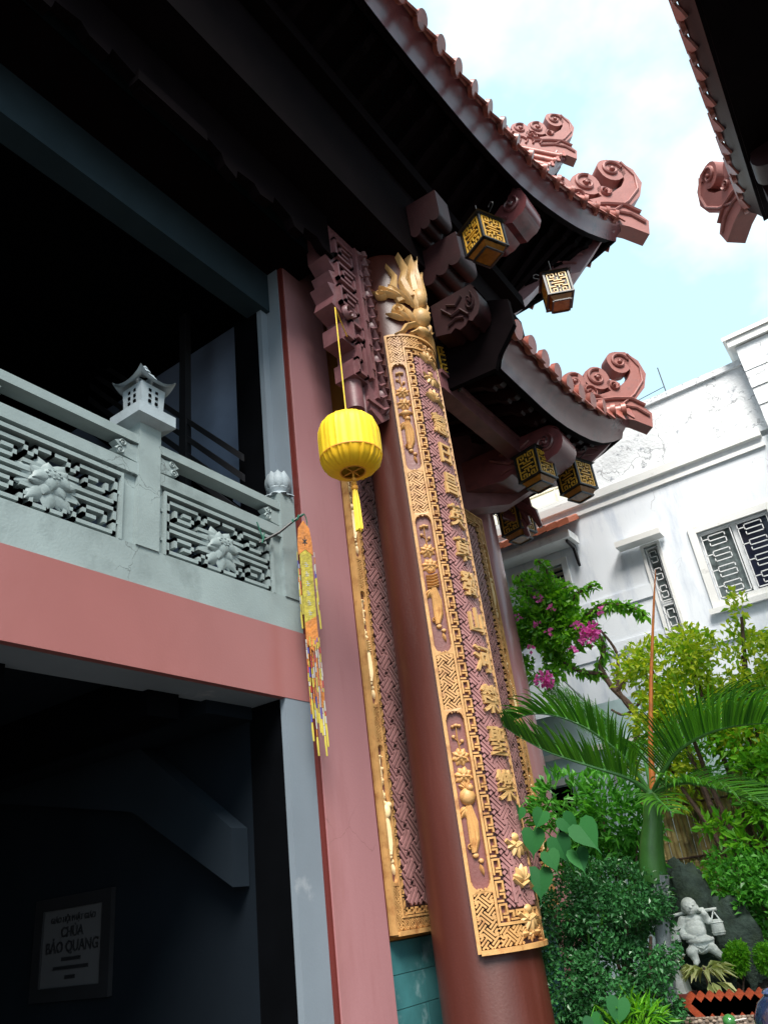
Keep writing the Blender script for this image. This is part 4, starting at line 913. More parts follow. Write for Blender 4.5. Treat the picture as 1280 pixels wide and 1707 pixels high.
# ================================================================== WHITE BUILDING AT THE END
YB_ = 14.0
wb = thing('white_building', 'white-blue plastered building with fretted windows at the end of the court', 'building', (-2, YB_, 0))
w = M()
def wall_with_holes(m, x0, x1, z0, z1, y, holes, dpt=.25):
    xs = sorted({x0, x1} | {h[0] for h in holes} | {h[1] for h in holes}); zs = sorted({z0, z1} | {h[2] for h in holes} | {h[3] for h in holes})
    for a, b_ in zip(xs, xs[1:]):
        for c, d_ in zip(zs, zs[1:]):
            if any(h[0] <= a and b_ <= h[1] and h[2] <= c and d_ <= h[3] for h in holes): continue
            m.add([(a, y, c), (b_, y, c), (b_, y, d_), (a, y, d_)], [(0, 1, 2, 3)])
    for a, b_, c, d_ in holes:
        m.add([(a, y, c), (a, y, d_), (a, y + dpt, d_), (a, y + dpt, c)], [(0, 1, 2, 3)]); m.add([(b_, y, c), (b_, y + dpt, c), (b_, y + dpt, d_), (b_, y, d_)], [(0, 1, 2, 3)])
        m.add([(a, y, c), (a, y + dpt, c), (b_, y + dpt, c), (b_, y, c)], [(0, 1, 2, 3)]); m.add([(a, y, d_), (b_, y, d_), (b_, y + dpt, d_), (a, y + dpt, d_)], [(0, 1, 2, 3)])
BIG = (-2.12, -.88, 5.72, 7.04); NAR = (-3.10, -2.84, 5.42, 7.10); LEFT = (-5.78, -4.72, 6.55, 7.35); DOOR = (-8.2, -7.55, 1.2, 3.15)
wall_with_holes(w, -12, 5, 0, 8.40, YB_, [BIG, NAR, LEFT, DOOR]); w.open = True
w.build('wall', WHITE, wb)
M().box(-12, -3.0 - 2.4, YB_ + .3, YB_ + .5, 0, 8.4).box(-12, 5, YB_ + .6, YB_ + .8, 0, 8.3).build('rear_wall', INNERD, wb)
M().box(-12, -.52, YB_ - .10, YB_ + .35, 8.40, 8.56).box(-12, -.52, YB_ - .05, YB_ - .003, 8.20, 8.28).build('cornice', WHITE2, wb)
M().box(-4.2, -.3, YB_ + .10, YB_ + .4, 8.56, 10.0).box(-4.25, -.3, YB_ + .04, YB_ + .45, 10.0, 10.12).build('parapet', WHITE3, wb)
M().box(-12, -4.25, YB_ + .10, YB_ + .3, 8.56, 8.75).build('low_parapet', WHITE2, wb)
# white tiled corner mass
brk = M(); rg = random.Random(2)
for i in range(60):
    z = i * .19
    if z > 10.25: break
    y = YB_ - .16 - rg.random() * .03; 
    for x0, x1 in ((-.36, .25), (.26, .87), (.88, 1.6)): brk.box(x0 + rg.uniform(0, .004), x1, y - rg.random() * .01, YB_ + .5, z, z + .183)
brk.build('stacked_stone_corner', WHITE3, wb)
M().box(-.46, 1.7, YB_ - .26, YB_ + .6, 10.27, 10.42).box(-.52, 1.7, YB_ - .30, YB_ + .6, 10.42, 10.50).build('corner_coping', WHITE2, wb)
# belts
M().box(-12, -3.16, YB_ - .04, YB_ - .002, 6.16, 6.40).box(-12, -3.16, YB_ - .03, YB_ - .002, 5.30, 5.52).box(-2.79, 5, YB_ - .05, YB_ - .002, 5.02, 5.28).build('belt_course', WHITE, wb)
DARKG = mat('dark_window_glass', (.02, .025, .05, 1), .12, .2); CURT = mat('grey_curtain', (.13, .16, .16, 1), .35, .5, 9)
FRAME = mat('white_window_frame', (.82, .83, .84, 1), .4, .04)
def window(h, tr, mull=None, glass=(DARKG,), label=None):
    a, b_, c, d_ = h; y = YB_
    m = M(); m.box(a - tr, a, y - .05, y + .02, c - tr, d_ + tr); m.box(b_, b_ + tr, y - .05, y + .02, c - tr, d_ + tr); m.box(a, b_, y - .05, y + .02, c - tr, c); m.box(a, b_, y - .05, y + .02, d_, d_ + tr)
    root = m.build('window', WHITE2, wb)
    m = M(); e = .035; m.box(a, a + e, y + .08, y + .13, c, d_); m.box(b_ - e, b_, y + .08, y + .13, c, d_); m.box(a + e, b_ - e, y + .08, y + .13, c, c + e); m.box(a + e, b_ - e, y + .08, y + .13, d_ - e, d_)
    if mull: m.box(mull - .04, mull + .04, y + .07, y + .14, c, d_)
    m.build('sash', FRAME, root)
    if mull:
        M().box(a, mull, y + .15, y + .17, c, d_).build('curtain', CURT, root); M().box(mull, b_, y + .15, y + .17, c, d_).build('pane', DARKG, root)
    else: M().box(a, b_, y + .15, y + .17, c, d_).build('curtain', CURT, root)
    return root
def s_grille(root, u0, u1, v0, v1, n, t=.016):
    mp = flat((0, YB_ + .03, 0), (1, 0, 0), (0, 0, 1), (0, -1, 0)); m = M()
    P = lambda pts: poly_(m, mp, pts, t, 0, .02)
    P([(u0, v0), (u0, v1)]); P([(u1, v0), (u1, v1)]); P([(u0, v0), (u1, v0)]); P([(u0, v1), (u1, v1)])
    hh = (v1 - v0) / n; w = u1 - u0
    for k in range(n):
        b0 = v0 + k * hh + hh * .18; h = hh * .64; A, B = u0 + w * .22, u1 - w * .22; c = (A + B) / 2
        P([(B, b0 + h * .74), (B, b0 + h), (A, b0 + h), (A, b0 + h * .5), (B, b0 + h * .5), (B, b0), (A, b0), (A, b0 + h * .26)])
        P([(u0, b0 + h * .75), (A, b0 + h * .75)])
    m.build('fret_grille', FRAME, root)
wr = window(BIG, .13, -1.50)
s_grille(wr, BIG[0] + .05, -1.56, BIG[2] + .05, BIG[3] - .06, 4); s_grille(wr, -1.44, BIG[1] - .05, BIG[2] + .05, BIG[3] - .06, 4)
M().box(-2.32, -.7, YB_ - .12, YB_ - .051, 5.50, 5.60).build('sill', WHITE2, wr)
wn = window(NAR, .055, None); s_grille(wn, NAR[0] + .03, NAR[1] - .03, NAR[2] + .03, 5.93, 1, .014); s_grille(wn, NAR[0] + .03, NAR[1] - .03, 6.02, NAR[3] - .04, 3, .014)
M().box(NAR[0], NAR[1], YB_ + .06, YB_ + .14, 5.94, 6.01).build('transom', FRAME, wn)
M().box(-3.52, -2.66, YB_ - .35, YB_ - .052, 7.16, 7.27).build('canopy_slab', WHITE2, wn)
wl = window(LEFT, .12, -5.25)
lb_ = M()
for k in range(7): lb_.prism([(0, 0), (.06, .03), (.06, .04), (0, .01)], (LEFT[0], YB_ + .05, LEFT[2] + .05 + k * .11), (0, -1, 0), (0, 0, 1), (LEFT[1] - LEFT[0], 0, 0))
lb_.build('louvres', mat('tan_louvre', (.42, .36, .27, 1), .6, .1), wl)
# little tiled canopy above it
cn = M(); cn.box(-6.2, -4.25, YB_ - .55, YB_ - .052, 7.62, 7.78); cnr = cn.build('canopy', WHITE2, wb)
OT = mat('orange_pantile', (.46, .13, .065, 1), .5, .2, 6)
ct = M(True)
for k in range(9):
    x = -6.3 + k * .24; ct.prism([(0, 0), (.236, .02), (.236, .125), (.20, .15), (.03, .125), (0, .11)], (x, YB_ - .72, 7.80), (1, 0, 0), (0, 0, 1), (0, .72, .34))
ct.build('pantiles', OT, cnr)
br = M()
for x in (-4.38, -6.05): br.prism([(0, 0), (.42, 0), (.42, -.05), (.12, -.10), (.05, -.40), (0, -.45)], (x, YB_ - .06, 7.61), (0, -1, 0), (0, 0, 1), (.05, 0, 0))
br.build('canopy_bracket', BLACKM, cnr)
# low wall of pale blue render in front, with a dark doorway under a lintel
LBL = mat('pale_cyan_render', (.50, .66, .70, 1), .7, .06, 1.5, dirt=(.40, .55, .60, 1), dscale=1)
lw = thing('garden_wall', 'pale cyan garden wall behind the palm and shrubs', 'wall', (-3, 11.6, 0))
M().box(-5.2, 2.6, 11.5, 11.65, 0, 3.35).box(-5.2, -3.3, 11.5, 11.65, 3.43, 4.0).build('wall_face', LBL, lw); M().box(-5.2, 2.6, 11.44, 11.71, 3.35, 3.43).build('coping', WHITE2, lw)
M().box(-5.1, -4.55, 11.47, 11.499, 2.0, 2.95).build('dark_opening', INNERD, lw)
M().box(-5.15, -4.45, 11.3, 11.46, 2.96, 3.05).build('lintel', WHITE2, lw)

# pipes/posts in front of the white building
PIP = mat('grey_pipe', (.30, .34, .36, 1), .5, .1)
for i, (x, zt, lab) in enumerate(((-4.02, 5.5, 'thin grey pipe beside the bougainvillea, nearest the pink column'), (-3.7, 5.2, 'thin grey pipe standing behind the twisted bougainvillea stem'))):
    m = M(True); m.tube([(x, 13.2, 0), (x, 13.2, zt)], .025, 8); tag(m.build('drain_pipe', PIP), lab, 'pipe', 'thin grey pipes by the white wall')

# distant cream building with roof balcony
CREAM = mat('cream_render', (.72, .66, .50, 1), .8, .08, 2)
cb = thing('cream_building', 'distant cream building with large gridded windows beyond the white roof', 'building', (-9, 24, 0))
w = M(); w.box(-16, -5.2, 24, 30, 0, 17.5); w.build('wall', mat('pale_render', (.78, .78, .74, 1), .8, .06), cb)
for i in range(5):
    for j in range(2):
        x = -11.4 + i * 1.25; z = 12.6 + j * 1.65; f = M().box(x, x + 1.19, 23.93, 23.998, z, z + 1.57).build('window', CREAM, cb)
M().box(-4.6, -3.0, 22, 22.1, 12.2, 14.6).box(-4.6, -3, 21.98, 22.0, 12.6, 12.65).build('shed_side', mat('blue_sheet', (.45, .62, .72, 1), .5, .1, 9), cb)
rb = thing('roof_railing', 'black metal railing on the flat roof with small potted greens', 'railing', (-6, 15, 8.7))
m = M(True)
for k in range(9):
    x = -7.6 + k * .26; m.tube([(x, 15, 8.7), (x, 15, 9.6)], .012, 5)
m.tube([(-7.7, 15, 9.6), (-5.4, 15, 9.6)], .018, 6); m.tube([(-7.7, 15, 9.2), (-5.4, 15, 9.2)], .012, 6); m.tube([(-7.6, 15, 8.75), (-6.5, 15, 9.6), (-5.5, 15, 8.75)], .012, 6)
m.build('bars', BLACKM, rb)
m = M(True); m.tube([(-2.7, 14.8, 9.9), (-2.7, 14.8, 10.9)], .012, 6); m.tube([(-1.9, 14.8, 9.9), (-1.9, 14.8, 11.2)], .012, 6); m.tube([(-3.6, 14.7, 10.5), (-2.9, 14.7, 10.55), (-1.9, 14.8, 10.7)], .008, 5); tag(m.build('roof_antenna', BLACKM), 'thin dark antenna rods above the white parapet', 'antenna')
# ================================================================== GARDEN
def leafmat(name, c1, c2, rough=.4, trans=.35, tcol=None, spec=.35):
    m = bpy.data.materials.new(name); m.use_nodes = True; n = m.node_tree; l = n.links.new; b = n.nodes['Principled BSDF']; o = n.nodes['Material Output']
    ge = n.nodes.new('ShaderNodeNewGeometry'); mx_ = n.nodes.new('ShaderNodeMixRGB'); mx_.inputs[1].default_value = (*c1, 1); mx_.inputs[2].default_value = (*c2, 1); l(ge.outputs['Random Per Island'], mx_.inputs[0])
    l(mx_.outputs[0], b.inputs['Base Color']); b.inputs['Roughness'].default_value = rough; b.inputs['Specular IOR Level'].default_value = spec
    t = n.nodes.new('ShaderNodeBsdfTranslucent'); sc = n.nodes.new('ShaderNodeVectorMath'); sc.operation = 'MULTIPLY'; sc.inputs[1].default_value = tcol or (1.5, 1.5, .6); l(mx_.outputs[0], sc.inputs[0]); l(sc.outputs[0], t.inputs[0])
    ms = n.nodes.new('ShaderNodeMixShader'); ms.inputs[0].default_value = trans; l(b.outputs[0], ms.inputs[1]); l(t.outputs[0], ms.inputs[2]); l(ms.outputs[0], o.inputs[0]); return m
LBOX = leafmat('dark_box_leaf', (.015, .075, .020), (.045, .17, .05), .3, .2)
LBOU = leafmat('bougainvillea_leaf', (.05, .21, .015), (.19, .46, .03), .35, .45)
LYEL = leafmat('lime_leaf', (.15, .34, .02), (.55, .60, .05), .4, .5)
LMID = leafmat('mid_green_leaf', (.035, .18, .02), (.12, .40, .05), .35, .4)
LHRT = leafmat('heart_leaf', (.010, .065, .02), (.025, .13, .03), .6, .15, None, .12)
LPALM = leafmat('palm_leaflet', (.015, .075, .012), (.075, .24, .02), .28, .35)
LPALE = leafmat('pale_caladium_leaf', (.40, .46, .18), (.62, .62, .34), .5, .3)
LFERN = leafmat('bright_fern_leaf', (.06, .26, .01), (.17, .42, .02), .45, .4)
PINKF = leafmat('magenta_bract', (.62, .07, .36), (.80, .20, .55), .6, .4, (1.2, 1, 1.2))
BARK = mat('brown_bark', (.085, .05, .035, 1), .85, .35, 20, .5, 60); GBARK = mat('grey_palm_bark', (.22, .25, .26, 1), .75, .25, 8, .4, 40, dirt=(.10, .11, .10, 1), dscale=6)
PGRN = mat('green_crownshaft', (.045, .15, .03, 1), .35, .25, 4, .1, 40); DRY = mat('orange_spear_leaf', (.36, .11, .02, 1), .55, .3, 20)
def rv(rg, s=1): return Vector((rg.uniform(-s, s), rg.uniform(-s, s), rg.uniform(-s, s)))
def leaf(m, p, d, up, L_, w, fold=.25, droop=.1):
    d = d.normalized(); s = d.cross(up)
    if s.length < 1e-3: s = d.cross(Vector((1, 0, 0)))
    s.normalize(); u = s.cross(d); a = p + d * L_ * .45; o = len(m.v)
    m.v += [tuple(p), tuple(a + s * w / 2 + u * fold * w), tuple(a - s * w / 2 + u * fold * w), tuple(p + d * L_ - ZV * droop * L_), tuple(a - ZV * droop * L_ * .2)]
    m.f += [(o, o + 4, o + 1), (o + 4, o + 3, o + 1), (o, o + 2, o + 4), (o + 4, o + 2, o + 3)]
def cloud(m, blobs, n, L_, w, rg, shell=.55, jit=.9, upb=.4, noise_s=3.5, cut=-.15):
    tot = sum(b_[3] * b_[4] * b_[5] for b_ in blobs); 
    for bx_, by_, bz_, rx, ry, rz in blobs:
        k = int(n * rx * ry * rz / tot)
        for _ in range(k):
            v = Vector((rg.gauss(0, 1), rg.gauss(0, 1), rg.gauss(0, 1))).normalized(); r = shell + (1 - shell) * rg.random() ** .6 if rg.random() < .8 else rg.random()
            p = Vector((bx_ + v.x * rx * r, by_ + v.y * ry * r, bz_ + v.z * rz * r))
            if noise.noise(p * noise_s) < cut: continue
            p += noise.noise_vector(p * 5) * .05
            d = v * .8 + rv(rg, jit) + ZV * .1; leaf(m, p, d, ZV * upb + rv(rg, .6) + v * .5, L_ * rg.uniform(.6, 1.25), w * rg.uniform(.7, 1.2))
def stems(m, base, tops, r0, r1, rg, wob=.05):
    for t in tops:
        b_ = Vector(base) + Vector((rg.uniform(-.05, .05), rg.uniform(-.05, .05), 0)); t = Vector(t); pts = []
        for i in range(7): f = i / 6; pts.append(b_.lerp(t, f) + rv(rg, wob) * sin(pi * f))
        m.tube(pts, [r0 + (r1 - r0) * i / 6 for i in range(7)], 6)
def foliage_plant(name, label, cat, base, blobs, n, L_, w, lm, seed, tops=None, group=None, r0=.03, shell=.55, trunk='stem', crown='foliage', **kw):
    rg = random.Random(seed); t = thing(name, label, cat, base, group); m = M(); m.open = True; cloud(m, blobs, n, L_, w, rg, shell, **kw); m.build(crown, lm, t)
    s_ = M(True); tops = tops or [(b_[0], b_[1], b_[2]) for b_ in blobs]; stems(s_, base, tops, r0, r0 * .35, rg); s_.build(trunk, BARK, t); return t
BEDZ = .62
SOIL = mat('dark_soil', (.035, .025, .018, 1), .95, .4, 8, .4, 40)
bed = M(); bed.box(-3.45, 2.4, 7.25, 11.49, .002, BEDZ); tag(bed.build('planting_bed', SOIL), kind='structure')
# clipped dark bush in front
foliage_plant('clipped_bush', 'big dark small-leaved bush standing right of the front maroon column', 'bush', (-2.8, 7.0, .05),
    [(-2.90, 6.95, 1.42, .40, .40, .44), (-2.52, 6.90, 1.42, .40, .38, .38), (-2.30, 6.75, 1.2, .18, .25, .42), (-3.1, 6.8, .95, .40, .35, .42), (-2.62, 6.72, .85, .42, .36, .42), (-2.85, 6.65, .35, .60, .4, .45), (-2.38, 6.7, .5, .22, .3, .4)],
    46000, .042, .026, LBOX, 4, r0=.035, noise_s=4.5, cut=-.10)
foliage_plant('broad_leaved_shrub', 'light green shrub of narrow upright leaves between the dark bush and the pink column', 'shrub', (-3.0, 7.9, BEDZ),
    [(-3.25, 7.9, 2.25, .35, .3, .45), (-2.85, 7.85, 2.2, .4, .3, .38), (-2.55, 7.8, 1.95, .25, .25, .4), (-3.0, 8.0, 1.6, .5, .4, .5)], 4200, .13, .042, LMID, 8, r0=.02, noise_s=3, cut=-.2, jit=.7)
# heart-leaved plant
hb = thing('heart_leaf_plant', 'plant with large dangling heart-shaped leaves beside the bottom of the curved board', 'plant', (-2.9, 6.35, 0))
m = M(True); m.open = True; st_ = M(True); rg = random.Random(12)
def heart(m, p, d, n, s):
    d = d.normalized(); sd_ = d.cross(n).normalized(); n = sd_.cross(d)
    out = [(0, 0), (.16, -.14), (.38, -.10), (.50, .12), (.46, .38), (.30, .62), (.10, .82), (.03, .92), (0, 1.15)]
    vs = [p + d * (b_ * s) + sd_ * (a * s) + n * (abs(a) * s * .22 - .12 * s * b_ * b_) for a, b_ in out] + [p + d * (b_ * s) - sd_ * (a * s) + n * (abs(a) * s * .22 - .12 * s * b_ * b_) for a, b_ in out[1:-1]]
    mid = [p + d * (b_ * s) - n * (.12 * s * b_ * b_) for b_ in (.15, .4, .65, .85)]; o = len(vs); vs += mid; L1 = [0, 1, 2, 3, 4, 5, 6, 7, 8]; R1 = [0, 9, 10, 11, 12, 13, 14, 15, 8]
    fs = []
    for Q in (L1, R1): fs += [(0, Q[1], Q[2], o), (o, Q[2], Q[3], o), (o, Q[3], Q[4], o + 1), (o + 1, Q[4], Q[5], o + 2), (o + 2, Q[5], Q[6], o + 3), (o + 3, Q[6], Q[7], Q[8])]
    fs = [tuple(dict.fromkeys(f)) for f in fs]; m.add(vs, fs)
for (x, z, s_, dx, dy) in ((-2.93, 2.06, .20, -.1, 0), (-2.66, 2.12, .17, .5, .3), (-2.50, 2.04, .24, .5, -.05), (-2.80, 2.19, .15, -.5, -.1), (-2.75, 1.98, .20, .2, .2), (-2.60, 1.86, .18, .3, -.2), (-2.92, 1.76, .22, -.05, -.1), (-2.82, 1.88, .16, .3, 0), (-2.99, 2.25, .13, -.4, 0), (-2.5, .85, .17, -.1, -.2), (-2.75, .75, .15, .3, 0)):
    p = Vector((x, 6.36 + rg.uniform(-.06, .06), z)); heart(m, p, Vector((dx, dy - .15, -.75)), Vector((.35 + rg.uniform(-.3, .3), -1, .35)), s_)
    st_.tube([(x * .6 - 1.12, 6.85, z - .25), (x * .9 - .28, 6.62, z - .02), (x, 6.44, z + .05), p], [.008, .006, .004, .003], 5)
m.build('leaves', LHRT, hb); st_.tube([(-2.9, 6.9, .01), (-2.88, 6.85, .9), (-2.80, 6.85, 1.8)], [.018, .014, .008], 6); st_.build('stem', LMID, hb)
# palm
pa = thing('palm', 'young palm with grey trunk, green crownshaft and arching dark fronds', 'palm', (-2.42, 7, 0))
m = M(True); m.tube([(-2.46, 7, 0), (-2.40, 7, .55), (-2.32, 7, 1.02), (-2.24, 7, 1.40), (-2.19, 7, 1.62)], [.12, .075, .060, .062, .078], 16); m.build('trunk', GBARK, pa)
m = M(True); m.tube([(-2.245, 7, 1.56), (-2.23, 7, 1.68), (-2.19, 7, 1.85), (-2.13, 7, 2.02), (-2.09, 7, 2.20), (-2.07, 7, 2.26)], [.095, .108, .095, .078, .070, .062], 18); m.build('crownshaft', PGRN, pa)
m = M(True); m.tube([(-2.07, 7, 2.22), (-1.98, 6.99, 2.6), (-1.80, 6.98, 3.2), (-1.58, 6.96, 3.85), (-1.49, 6.95, 4.10)], [.030, .022, .016, .010, .003], 8); m.build('spear', DRY, pa)
def frond(pts, n, Lm, seed, hang, side=(1, 1), petiole=.14, rise=.3, tilt=0):
    rg = random.Random(seed); P_ = sub_path(pts, .02); k = len(P_); r = M(True); r.tube(P_[::3] + [P_[-1]], [max(.004, .022 * (1 - i / (k / 3 + 1))) for i in range(len(P_[::3]) + 1)], 7)
    ro = r.build('frond', PGRN, pa); m = M(); m.open = True
    for i in range(n):
        f = petiole + (1 - petiole) * i / (n - 1); p = P_[min(k - 1, int(f * (k - 1)))]; t = (P_[min(k - 1, int(f * (k - 1)) + 2)] - P_[max(0, int(f * (k - 1)) - 2)]).normalized()
        s_ = t.cross(ZV).normalized(); u = s_.cross(t).normalized(); l = Lm * (sin(pi * min(1, (.14 + .80 * f))) ** .6)
        for sg in (-1, 1):
            if not side[0 if sg < 0 else 1]: continue
            d = (t * (.55 + .6 * f) + s_ * sg * (1 - .35 * f) + u * (rise + rg.uniform(-.1, .1))).normalized(); q = p; o = len(m.v); hg = hang * (rg.uniform(2.0, 3.5) if rg.random() < .10 else rg.uniform(.6, 1.5)); w = .023; N = 6; l *= rg.uniform(.8, 1.1); dd = d.copy()
            nn = dd.cross(t).normalized(); nn = (ZV * .8 + s_ * sg * -.5).normalized()
            for j in range(N + 1):
                ww = w * (1 - (j / N) ** 2) * .5 * (.5 + min(1, j / 1.2) * .5) + .001; side_ = dd.cross(nn).normalized()
                m.v += [tuple(q + side_ * ww), tuple(q - nn * ww * .5), tuple(q - side_ * ww)]
                q = q + dd * l / N; dd = (dd - ZV * hg * (j + 1) / N * .45 + rv(rg, .02)).normalized()
            for j in range(N):
                a = o + j * 3; m.f += [(a, a + 3, a + 4, a + 1), (a + 1, a + 4, a + 5, a + 2)]
    m.build('leaflets', LPALM, ro)
B0 = (-2.08, 6.99, 2.22)
frond([B0, (-2.20, 6.9, 2.55), (-2.45, 6.75, 2.86), (-2.75, 6.6, 3.02), (-3.00, 6.45, 2.98), (-3.14, 6.35, 2.84)], 58, .48, 1, .60, rise=.6)
frond([B0, (-2.18, 6.85, 2.36), (-2.42, 6.65, 2.50), (-2.70, 6.5, 2.66), (-2.92, 6.4, 2.84), (-3.02, 6.35, 2.95)], 54, .44, 2, .5, rise=.75)
frond([B0, (-1.9, 6.85, 2.36), (-1.68, 6.75, 2.50), (-1.35, 6.6, 2.56), (-.98, 6.45, 2.52), (-.65, 6.3, 2.40)], 70, .58, 3, .45, rise=.95)
frond([B0, (-1.93, 6.88, 2.25), (-1.70, 6.7, 2.24), (-1.40, 6.55, 2.12), (-1.08, 6.4, 1.92), (-.8, 6.3, 1.65)], 62, .50, 4, .6, rise=.45)
frond([B0, (-1.95, 7.15, 2.5), (-1.7, 7.5, 2.85), (-1.35, 7.9, 3.0), (-1.0, 8.2, 2.9), (-.7, 8.4, 2.65)], 50, .5, 5, .6, rise=.4)
frond([B0, (-2.15, 7.3, 2.5), (-2.3, 7.7, 2.75), (-2.5, 8.1, 2.8), (-2.7, 8.4, 2.65)], 48, .5, 6, .5, rise=.4)
frond([B0, (-2.0, 6.8, 2.2), (-1.92, 6.6, 2.14), (-1.78, 6.4, 2.02)], 16, .30, 7, .5, rise=.3)
# bougainvillea
rg = random.Random(21)
bo = thing('bougainvillea', 'bougainvillea with twisted brown stems, arching leafy canes and magenta flowers', 'flowering vine', (-3.2, 10.0, BEDZ))
s_ = M(True); f_ = M(); f_.open = True; fl = M(); fl.open = True
main = [(-3.0, 10, BEDZ), (-2.95, 9.95, 1.8), (-3.05, 9.9, 2.8), (-2.85, 9.85, 3.4), (-3.05, 9.8, 3.8), (-3.15, 9.8, 4.15)]
s_.tube(sub_path(main, .12), .035, 8)
canes = [[(-3.15, 9.8, 4.1), (-3.02, 9.8, 4.35), (-3.1, 9.75, 4.62), (-3.3, 9.7, 4.8), (-3.6, 9.7, 5.0), (-3.85, 9.7, 5.35), (-3.95, 9.7, 5.65)],
  [(-3.3, 9.75, 4.6), (-3.1, 9.7, 4.78), (-2.85, 9.65, 4.82), (-2.60, 9.6, 4.74), (-2.42, 9.6, 4.62), (-2.36, 9.6, 4.52)],
  [(-3.5, 9.75, 4.8), (-3.3, 9.7, 5.02), (-3.05, 9.65, 5.12), (-2.85, 9.6, 5.10)], [(-3.5, 9.7, 4.9), (-3.55, 9.7, 5.3), (-3.5, 9.7, 5.55), (-3.6, 9.7, 5.75)],
  [(-3.0, 9.8, 3.75), (-2.75, 9.8, 3.95), (-2.62, 9.8, 4.05), (-2.6, 9.8, 3.75), (-2.75, 9.8, 3.55), (-3.0, 9.85, 3.45), (-3.15, 9.85, 3.55)],
  [(-2.85, 9.85, 3.4), (-2.98, 9.8, 3.75), (-2.88, 9.8, 4.2), (-3.0, 9.78, 4.55)], [(-3.1, 9.8, 4.0), (-3.4, 9.75, 4.1), (-3.7, 9.7, 4.4)]]
for c in canes: pp = sub_path(c, .07); s_.tube(pp, [.030 * (1 - .7 * i / len(pp)) + .004 for i in range(len(pp))], 7)
for c in (canes[0], canes[1], canes[2], canes[3], canes[1], canes[6]):
    for p in sub_path(c, .022):
        for _ in range(3): leaf(f_, p + rv(rg, .05), rv(rg, 1) - ZV * .5, ZV + rv(rg, .5), rg.uniform(.07, .12), rg.uniform(.05, .075), droop=.25)
cloud(f_, [(-3.62, 9.75, 4.75, .50, .35, .50), (-3.85, 9.8, 5.25, .28, .3, .42), (-3.9, 9.8, 4.35, .42, .35, .35), (-3.35, 9.7, 4.55, .3, .3, .30), (-3.5, 9.7, 5.15, .3, .25, .3), (-4.0, 9.8, 4.75, .3, .3, .4)], 6200, .10, .065, rg, .3, cut=-.12, noise_s=3)
def blossoms(c, r, n):
    for _ in range(n): v = rv(rg, 1).normalized(); leaf(fl, Vector(c) + v * r * rg.random() ** .5, v + rv(rg, .7), v + rv(rg, .5), .055, .05, .35, 0)
blossoms((-3.08, 9.45, 4.42), .11, 90); blossoms((-3.02, 9.45, 4.50), .09, 60); blossoms((-3.75, 9.35, 4.02), .11, 90); blossoms((-3.22, 9.5, 4.62), .05, 20)
for c in ((-3.55, 9.35, 4.6), (-3.7, 9.35, 4.75), (-3.95, 9.4, 4.95), (-3.85, 9.35, 4.45), (-3.45, 9.35, 4.9), (-4.05, 9.4, 4.6), (-2.85, 9.5, 4.72), (-3.3, 9.4, 4.3), (-3.6, 9.4, 5.1)): blossoms(c, .035, 9)
s_.build('stem', BARK, bo); f_.build('foliage', LBOU, bo); fl.build('flowers', PINKF, bo)
# feathery creeper
m = M(); m.open = True
for k in range(2600):
    q = rg.random(); p = Vector((-3.85 + q * .75, 9.6, 4.15 - q * .75 - rg.random() * .35)); leaf(m, p + rv(rg, .06), Vector((.5, 0, -1)) + rv(rg, .4), ZV, .10, .008)
fe = thing('feathery_creeper', 'soft feathery green creeper below the bougainvillea', 'creeper', (-3.6, 9.7, BEDZ)); m.build('foliage', LMID, fe)
sm = M(True); sm.tube([(-3.5, 9.75, BEDZ), (-3.35, 9.75, 2), (-3.2, 9.7, 3.4), (-3.6, 9.65, 4.0)], [.03, .025, .02, .01], 6); sm.build('stem', GBARK, fe)
# lime shrub / small tree
foliage_plant('lime_green_tree', 'small tree with yellow-green leaves in front of the white building', 'tree', (-1.9, 9.3, BEDZ),
    [(-2.35, 9.2, 3.75, .45, .4, .35), (-1.9, 9.2, 3.8, .40, .4, .38), (-1.35, 9.2, 3.65, .42, .4, .40), (-1.22, 9.15, 4.05, .15, .2, .32), (-2.15, 9.2, 3.25, .6, .45, .42), (-1.5, 9.2, 3.05, .6, .45, .45), (-2.5, 9.3, 2.75, .35, .3, .6), (-.9, 9.3, 3.4, .4, .4, .5)],
    10500, .105, .05, LYEL, 31, r0=.05, shell=.2, trunk='trunk', crown='crown', noise_s=3.2, cut=-.08)
foliage_plant('lime_green_shrub', 'yellow-green shrub low behind the right palm frond', 'shrub', (-1.3, 8.9, BEDZ),
    [(-1.25, 8.9, 2.35, .6, .4, .40), (-.8, 8.8, 2.6, .4, .4, .5), (-1.55, 9.0, 2.75, .45, .3, .3)], 4000, .11, .05, LFERN, 32, r0=.03, shell=.3)
foliage_plant('dark_hedge_shrub', 'dark green shrub at the right edge behind the bright fern', 'shrub', (-1.6, 8.6, BEDZ),
    [(-1.85, 8.5, 1.35, .35, .3, .35), (-1.5, 8.5, 1.2, .45, .35, .45), (-1.2, 8.5, 1.5, .4, .35, .5), (-2.0, 8.6, 1.62, .3, .2, .15)], 8000, .075, .036, LMID, 33, r0=.02, noise_s=4)
foliage_plant('leafy_sapling', 'thin sapling with bright leaf sprays across the bamboo screen', 'sapling', (-2.1, 8.9, BEDZ),
    [(-2.0, 8.7, 1.98, .22, .15, .10), (-1.8, 8.7, 1.80, .2, .15, .10), (-2.35, 8.8, 1.55, .22, .12, .10), (-2.2, 8.6, 1.42, .25, .12, .10), (-1.55, 8.7, 2.05, .25, .15, .15)], 520, .13, .05, LFERN, 34, r0=.012, shell=.1, cut=-1)
foliage_plant('ground_fern', 'bright green grassy fern in front of the dark bush at the bottom', 'fern', (-2.45, 6.45, 0),
    [(-2.42, 6.45, .72, .20, .15, .10), (-2.55, 6.4, .60, .25, .15, .10)], 420, .14, .022, LFERN, 35, r0=.006, shell=.2, cut=-1)
